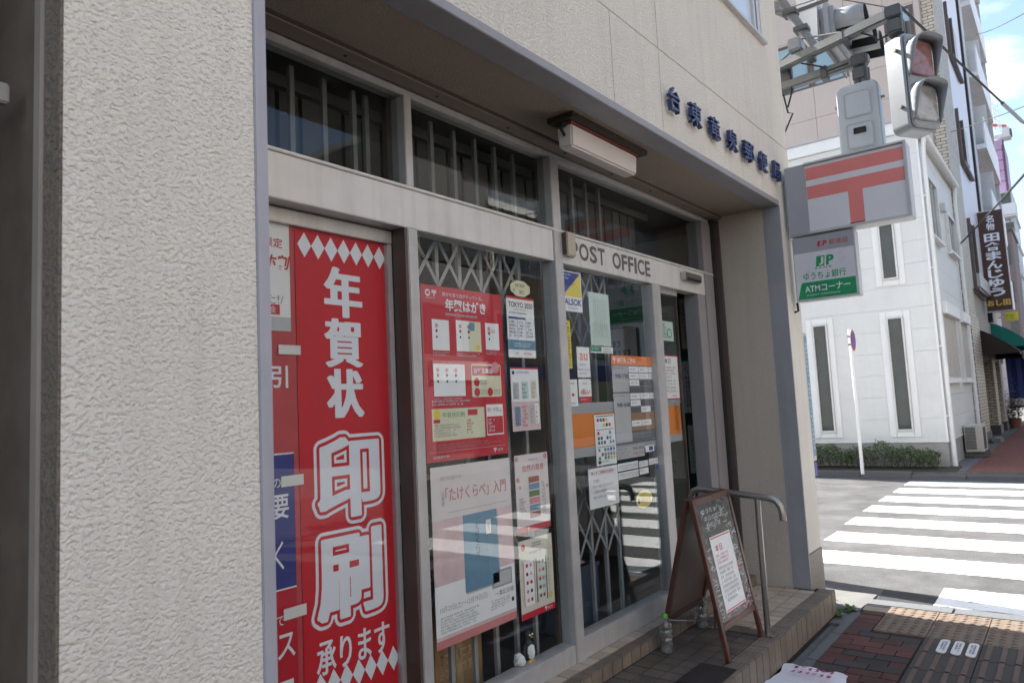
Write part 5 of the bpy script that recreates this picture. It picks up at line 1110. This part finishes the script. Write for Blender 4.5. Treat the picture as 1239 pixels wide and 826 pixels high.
bx('panel_box',m_sframe,25.0,28.2,.18,.34,4.35,4.75,L_)
for i,(x0,x1) in enumerate(((27.6,28.6),(30.2,31.0))): bx('tile_pillar',m_tilew,x0,x1,.30,.75,.2,2.3,L_); bx('pillar_base',MATS['dark_stone'],x0-.02,x1+.02,.26,.77,-.1,.2,L_)
bx('shop_recess',m_dark,24.8,33,.9,1.0,-.1,2.3,L_); bx('shop_head',m_beige,24.75,33,.36,.5,2.25,2.6,L_)
# brown vertical shop sign
t = thing('brown_vertical_sign','tall dark brown vertical sign with white brush characters','sign',(28.4,0,3.85)); m_bs = M('sign_brown',(.055,.020,.016),rough=.4,var=.1); m_ye = M('gold_letter',(.65,.42,.06),rough=.5)
bx('case',m_alu_l,28.4,28.62,-.375,.36,3.85,7.22,t,bevel=.01); s = Sheet((28.398,.36,7.22),(0,-.735,0),(0,0,-3.37),(-1,0,0),t)
s.rect('brown_face',.03,.97,.008,.992,m_bs,2); s.column('lettering','名物',.33,.64,.05,.20,m_wht,6,bold=.02,gap=.05); s.column('lettering','田舎まんじゅう',.20,.78,.23,.85,m_wht,6,bold=.03,gap=.10); s.text('lettering','おし田',.05,.92,.885,.945,m_ye,6,bold=.04); bx('bracket',m_alu,28.45,28.57,.36,.42,5.0,5.1,t); bx('bracket',m_alu,28.45,28.57,.36,.42,6.6,6.7,t)
t = thing('small_yellow_sign','small yellow shop sign hanging under the brown one','sign',(34,0,3.9)); bx('case',m_yel,34,34.12,-.22,.21,3.90,4.24,t,bevel=.02); s = Sheet((33.998,.21,4.24),(0,-.43,0),(0,0,-.34),(-1,0,0),t); s.print_lines('small_print',.15,.85,.2,.8,2,m_grn,8,fill=1); bx('arm',m_alu,34.03,34.09,.21,.45,4.05,4.1,t)
def awning(name,label,mat,x0,x1,zt,zb_,yo,val=.18):
    t = thing(name,label,'awning',((x0+x1)/2,.4,zb_)); n = 6; mb = MB(); pr = [(.42-(.42-yo)*k/n, zt-(zt-zb_)*(k/n)**1.3) for k in range(n+1)]
    for (ya,za),(yc,zc) in zip(pr,pr[1:]): mb.quad((x0,ya,za),(x1,ya,za),(x1,yc,zc),(x0,yc,zc))
    mb.quad((x0,yo,zb_),(x1,yo,zb_),(x1,yo,zb_-val),(x0,yo,zb_-val)); o = mb.build('canopy',mat,t); o.modifiers.new('thick','SOLIDIFY').thickness = .012
    for x in (x0,x1): 
        mb = MB(); mb.add([(x,.42,zb_-.02)]+[(x,a,b) for a,b in pr],[tuple(range(n+2))]); o = mb.build('end_flap',mat,t); o.modifiers.new('thick','SOLIDIFY').thickness = .01
    MB().tube([(x0,yo+.02,zb_-.01),(x1,yo+.02,zb_-.01)],.02,8).build('front_bar',m_alu,t)
awning('brown_awning','dark brown cloth awning over the tiled shop front',M('awning_brown',(.022,.015,.013),rough=.85),24.8,29.9,3.1,2.35,-.62)
awning('green_awning','bright green cloth awning beyond the brown one',M('awning_green',(.01,.19,.15),rough=.75),30.0,34.5,3.62,2.75,-.75)
t = thing('blue_tarp','bright blue tarpaulin hung under the green awning','tarpaulin',(32.5,-.3,.2)); mb = MB(); 
for k in range(8): mb.quad((34.2+.05*(k%2),.35-.16*k,.9),(34.2+.05*((k+1)%2),.35-.16*(k+1),.9),(34.2+.05*((k+1)%2),.35-.16*(k+1),2.6),(34.2+.05*(k%2),.35-.16*k,2.6))
o = mb.build('cloth',M('tarp_blue',(.012,.03,.17),rough=.5),t); o.modifiers.new('thick','SOLIDIFY').thickness = .006
for y in (.35,-.93): MB().tube([(34.22,y,-.1),(34.22,y,2.65)],.02,8).build('post',m_alu,t)
t = thing('shop_plants','dark leafy potted plants in front of the shop','plant',(31.6,.1,-.1)); rg = random.Random(6); mb = MB()
for k in range(1600):
    p = Vector((31.6+rg.gauss(0,.35),.15+rg.gauss(0,.16),.25+abs(rg.gauss(.35,.32)))); a = rg.uniform(0,6.28); d = Vector((math.cos(a),math.sin(a),rg.uniform(-.3,.7))).normalized(); sdv = d.cross(Vector((0,0,1))).normalized(); l = rg.uniform(.06,.13); mb.quad(p,p+d*l*.5+sdv*l*.25,p+d*l,p+d*l*.5-sdv*l*.25)
mb.build('foliage',m_hl,t,fixn=False); MB().lathe([(.14,0),(.2,.3),(.21,.34)],(31.4,.1,-.1),14).build('pot',M('pot',(.25,.1,.06),rough=.8),t); MB().lathe([(.14,0),(.2,.3),(.21,.34)],(31.95,.15,-.1),14).build('pot',MATS['pot'],t)
t = thing('concrete_parking_block','low concrete block on the pavement by the tiled pillar','block',(24.2,.1,-.1)); MB().hexa([(23.6,-.02,-.1),(24.6,-.02,-.1),(24.6,.2,-.1),(23.6,.2,-.1)],[(23.63,.02,.03),(24.57,.02,.03),(24.57,.16,.03),(23.63,.16,.03)]).build('body',m_conc,t,bevel=.01); bx('stripe',m_yel,23.9,24.0,.015,.165,.031,.033,t)
# grey tower with stepped balconies
m_gt = M('grey_tower_render',(.50,.51,.53),rough=.7,var=.04,vscale=.5); m_gt2 = M('tower_panel',(.70,.71,.73),rough=.6)
K = thing('grey_balcony_tower','tall grey apartment tower with a column of balconies','building',(34,.4,-.1)); bx('core',m_gt,29.72,37.5,.55,10,-.1,27,K); bx('side_fin',m_gt,29.72,31.2,.32,.55,4.3,27,K)
for k in range(8):
    z = 4.6+k*2.75; b = bx('balcony',m_gt2,31.2,37.6,.02,.55,z,z+.18,K); bx('parapet',m_gt2,31.2,37.6,.02,.07,z+.18,z+1.2,b); bx('opening',m_wglass,31.6,37.0,.53,.549,z+.3,z+2.3,b); bx('divider',m_gt2,34.3,34.42,.08,.54,z+.18,z+2.6,b); bx('end_wall',m_gt,37.42,37.6,.08,.54,z+.18,z+2.75,b)
# far buildings down the street
t = thing('purple_sheeted_tower','far tower wrapped in purple construction sheeting','building',(70,1.6,0)); bx('core',m_gt,70,76,1.25,2.2,0,21.0,t)
m_pur = M('purple_sheeting',(.42,.26,.42),rough=.6,var=.12,vscale=.6)
for k in range(5): bx('sheeting_panel',m_pur,69.8,69.9,1.22,2.15,16.9+k*.86,17.7+k*.86,t); bx('sheeting_panel',m_pur,69.9,76,1.12,1.2,16.9+k*.86,17.7+k*.86,t)
bx('corner_post',m_bronze,69.75,69.85,1.05,1.15,10,21.1,t)
t = thing('tower_crane','small construction crane with red and white jib on the far tower','crane',(70,1.3,21)); m_cw = M('crane_white',(.6,.6,.6)); m_crd = M('crane_red',(.55,.10,.08)); bx('machine_deck',m_cw,69.9,71.2,.55,1.8,21.3,21.6,t); bx('cab',m_cw,69.9,70.8,.6,1.1,21.6,22.1,t)
for k in range(5): MB().bar((70,2.25-.3*k,22.72-.11*k),(70,1.95-.3*k,22.61-.11*k),.16,.2).build('jib_section',m_crd if k%2 == 0 else m_cw,t)
for y in (1.2,1.5): MB().tube([(70,y,21.6),(70,y+.03,24.4)],.035,6).build('mast_leg',m_cw,t)
for k in range(6): MB().tube([(70,1.2,21.8+k*.42),(70,1.5,22.2+k*.42)],.025,5).build('mast_brace',m_cw,t)
bx('counterweight',m_clamp,69.9,70.6,.45,.6,21.35,21.9,t)
t = thing('far_apartment_block','far white apartment block with stacked balconies','building',(66,1.4,0)); bx('core',m_gt,66,72,.75,4,0,16.0,t)
for k in range(6): z = 2.5+k*2.3; b = bx('balcony',m_gt2,65.7,72,.62,2.2,z,z+.15,t); bx('parapet',m_gt2,65.6,65.7,.6,2.2,z+.15,z+1.0,b); bx('window',m_wglass,65.97,65.995,.85,2.0,z+.3,z+1.9,b)
t = thing('far_brown_building','far brown building below the apartment block','building',(58,1,0)); bx('wall',M('brown_wall',(.17,.13,.13),rough=.8,var=.08),58,64,.72,5,0,11.6,t); bx('roof_edge',m_bronze,57.8,64.2,.62,5.1,11.6,11.8,t); bx('roof_rail',m_clamp,57.9,58,.65,2,12.3,12.36,t)
for y in (.7,1.1,1.5): bx('rail_post',m_clamp,57.9,57.96,y,y+.05,11.8,12.3,t)
for k in range(4): bx('window',m_wglass,57.97,57.995,.9,1.3,1.8+k*2.5,3.2+k*2.5,t)
t = thing('far_low_building','far low buildings closing the end of the street','building',(95,-2,0)); bx('wall',m_beige,95,105,-8,3,0,7.5,t); bx('parapet',m_gt2,94.8,105,-8.2,3.2,7.5,7.9,t)
for k in range(6): bx('window',m_wglass,94.96,94.99,-7+k*1.6,-6+k*1.6,4.2,5.8,t)
# buildings on the other side of the main street (mirrored in the panes)
def opposite(x0,x1,h,mat,label,seed,win):
    rg = random.Random(seed); t = thing('opposite_building',label,'building',((x0+x1)/2,-12.5,-.12),'buildings facing the office'); bx('wall',mat,x0,x1,-20,-12.5,-.12,h,t); bx('cornice',m_wtrim,x0-.05,x1+.05,-20,-12.4,h,h+.25,t)
    z = 3.4
    while z+1.6 < h:
        n = max(2,int((x1-x0)/2.4))
        for k in range(n):
            c = x0+(x1-x0)*(k+.5)/n; w = bx('window',m_wglass,c-.6,c+.6,-12.5,-12.47,z,z+1.35,t); bx('frame',win,c-.68,c+.68,-12.5,-12.44,z-.08,z,w); bx('frame',win,c-.68,c+.68,-12.5,-12.44,z+1.35,z+1.43,w); bx('frame',win,c-.68,c-.6,-12.5,-12.44,z,z+1.35,w); bx('frame',win,c+.6,c+.68,-12.5,-12.44,z,z+1.35,w); bx('mullion',win,c-.03,c+.03,-12.5,-12.45,z,z+1.35,w)
        z += 2.9
    d = bx('shopfront',m_wglass,x0+.5,x1-.5,-12.5,-12.46,.2,2.4,t); bx('sign_band',rg.choice((m_red,m_lgry,m_blu,m_grn)),x0+.3,x1-.3,-12.5,-12.3,2.45,3.05,d)
m_peach = M('peach_render',(.38,.28,.20),rough=.8,var=.05)
for a in ((-9,-1.5,7.5,m_beige,'beige shop building opposite the office, farthest towards the camera side',1,m_wtrim),(-1.4,3.2,12.5,m_gt2 if False else M('dull_render',(.36,.35,.33),rough=.8),'tall grey building opposite the office',2,m_bronze),(3.4,9.5,12.0,m_peach,'peach rendered building opposite with white window frames',3,m_wtrim),(15.5,18.9,10.5,M('slate_render',(.16,.15,.145),rough=.8),'dark building opposite beyond the side street',4,m_bronze),(19.0,22.0,8.5,m_peach,'peach building opposite with two white framed windows a floor',7,m_wtrim),(22.2,30,11,m_gt2,'grey building opposite farther down the street',5,m_bronze),(30.2,44,9,m_beige,'long beige building opposite far down the street',6,m_wtrim)): opposite(*a)

t = thing('sky_reflection_blocker','unseen tall grey block added to keep sky out of the pane reflections','building',(11,-48,-.12)); bx('wall',m_gt,4,20,-60,-48,-.12,44,t); bx('cornice',m_gt2,3.8,20.2,-60,-47.8,44,44.4,t)  # added out of view so the transoms mirror grey, not blue sky
for k in range(13):
    for j in range(6): bx('window',m_wglass,5+j*2.5,6.5+j*2.5,-48.02,-47.97,2+k*3.1,3.6+k*3.1,t)
# ------------------------------------------------------------------ overhead wires
def wire(label,p0,p1,sag,r,mat,sleeve=None):
    p0,p1 = Vector(p0),Vector(p1); n = 24; pts = [p0.lerp(p1,k/n)-Vector((0,0,sag*4*(k/n)*(1-k/n))) for k in range(n+1)]
    t = thing('overhead_wire',label,'wire',p0,'overhead wires'); MB().tube(pts,r,6).build('wire',mat,t,smooth=True)
    if sleeve: a = p0.lerp(p1,sleeve[0]); b = p0.lerp(p1,sleeve[1]); MB().tube([a-Vector((0,0,sag*4*sleeve[0]*(1-sleeve[0]))),b-Vector((0,0,sag*4*sleeve[1]*(1-sleeve[1])))],r*1.8,8).build('sleeve',m_sig,t)
    return t
m_wire = M('black_cable',(.02,.02,.02),rough=.6)
wire('thick black cable with a grey sleeve running down from the signal arm',(6.62,-.89,4.68),(17.0,-2.15,5.35),.02,.013,m_wire,(.38,.50))
wire('thin wire crossing the sky highest',(30,-.09,13.9),(6,-2.2,4.2),.1,.008,m_wire)
wire('thin wire crossing the sky below the highest one',(22,.24,8.18),(5,-2.8,3.3),.05,.008,m_wire)
wire('black cable from the tiled wall across the brown sign',(22.0,.30,5.18),(11.0,-1.60,4.2),.02,.018,m_wire)
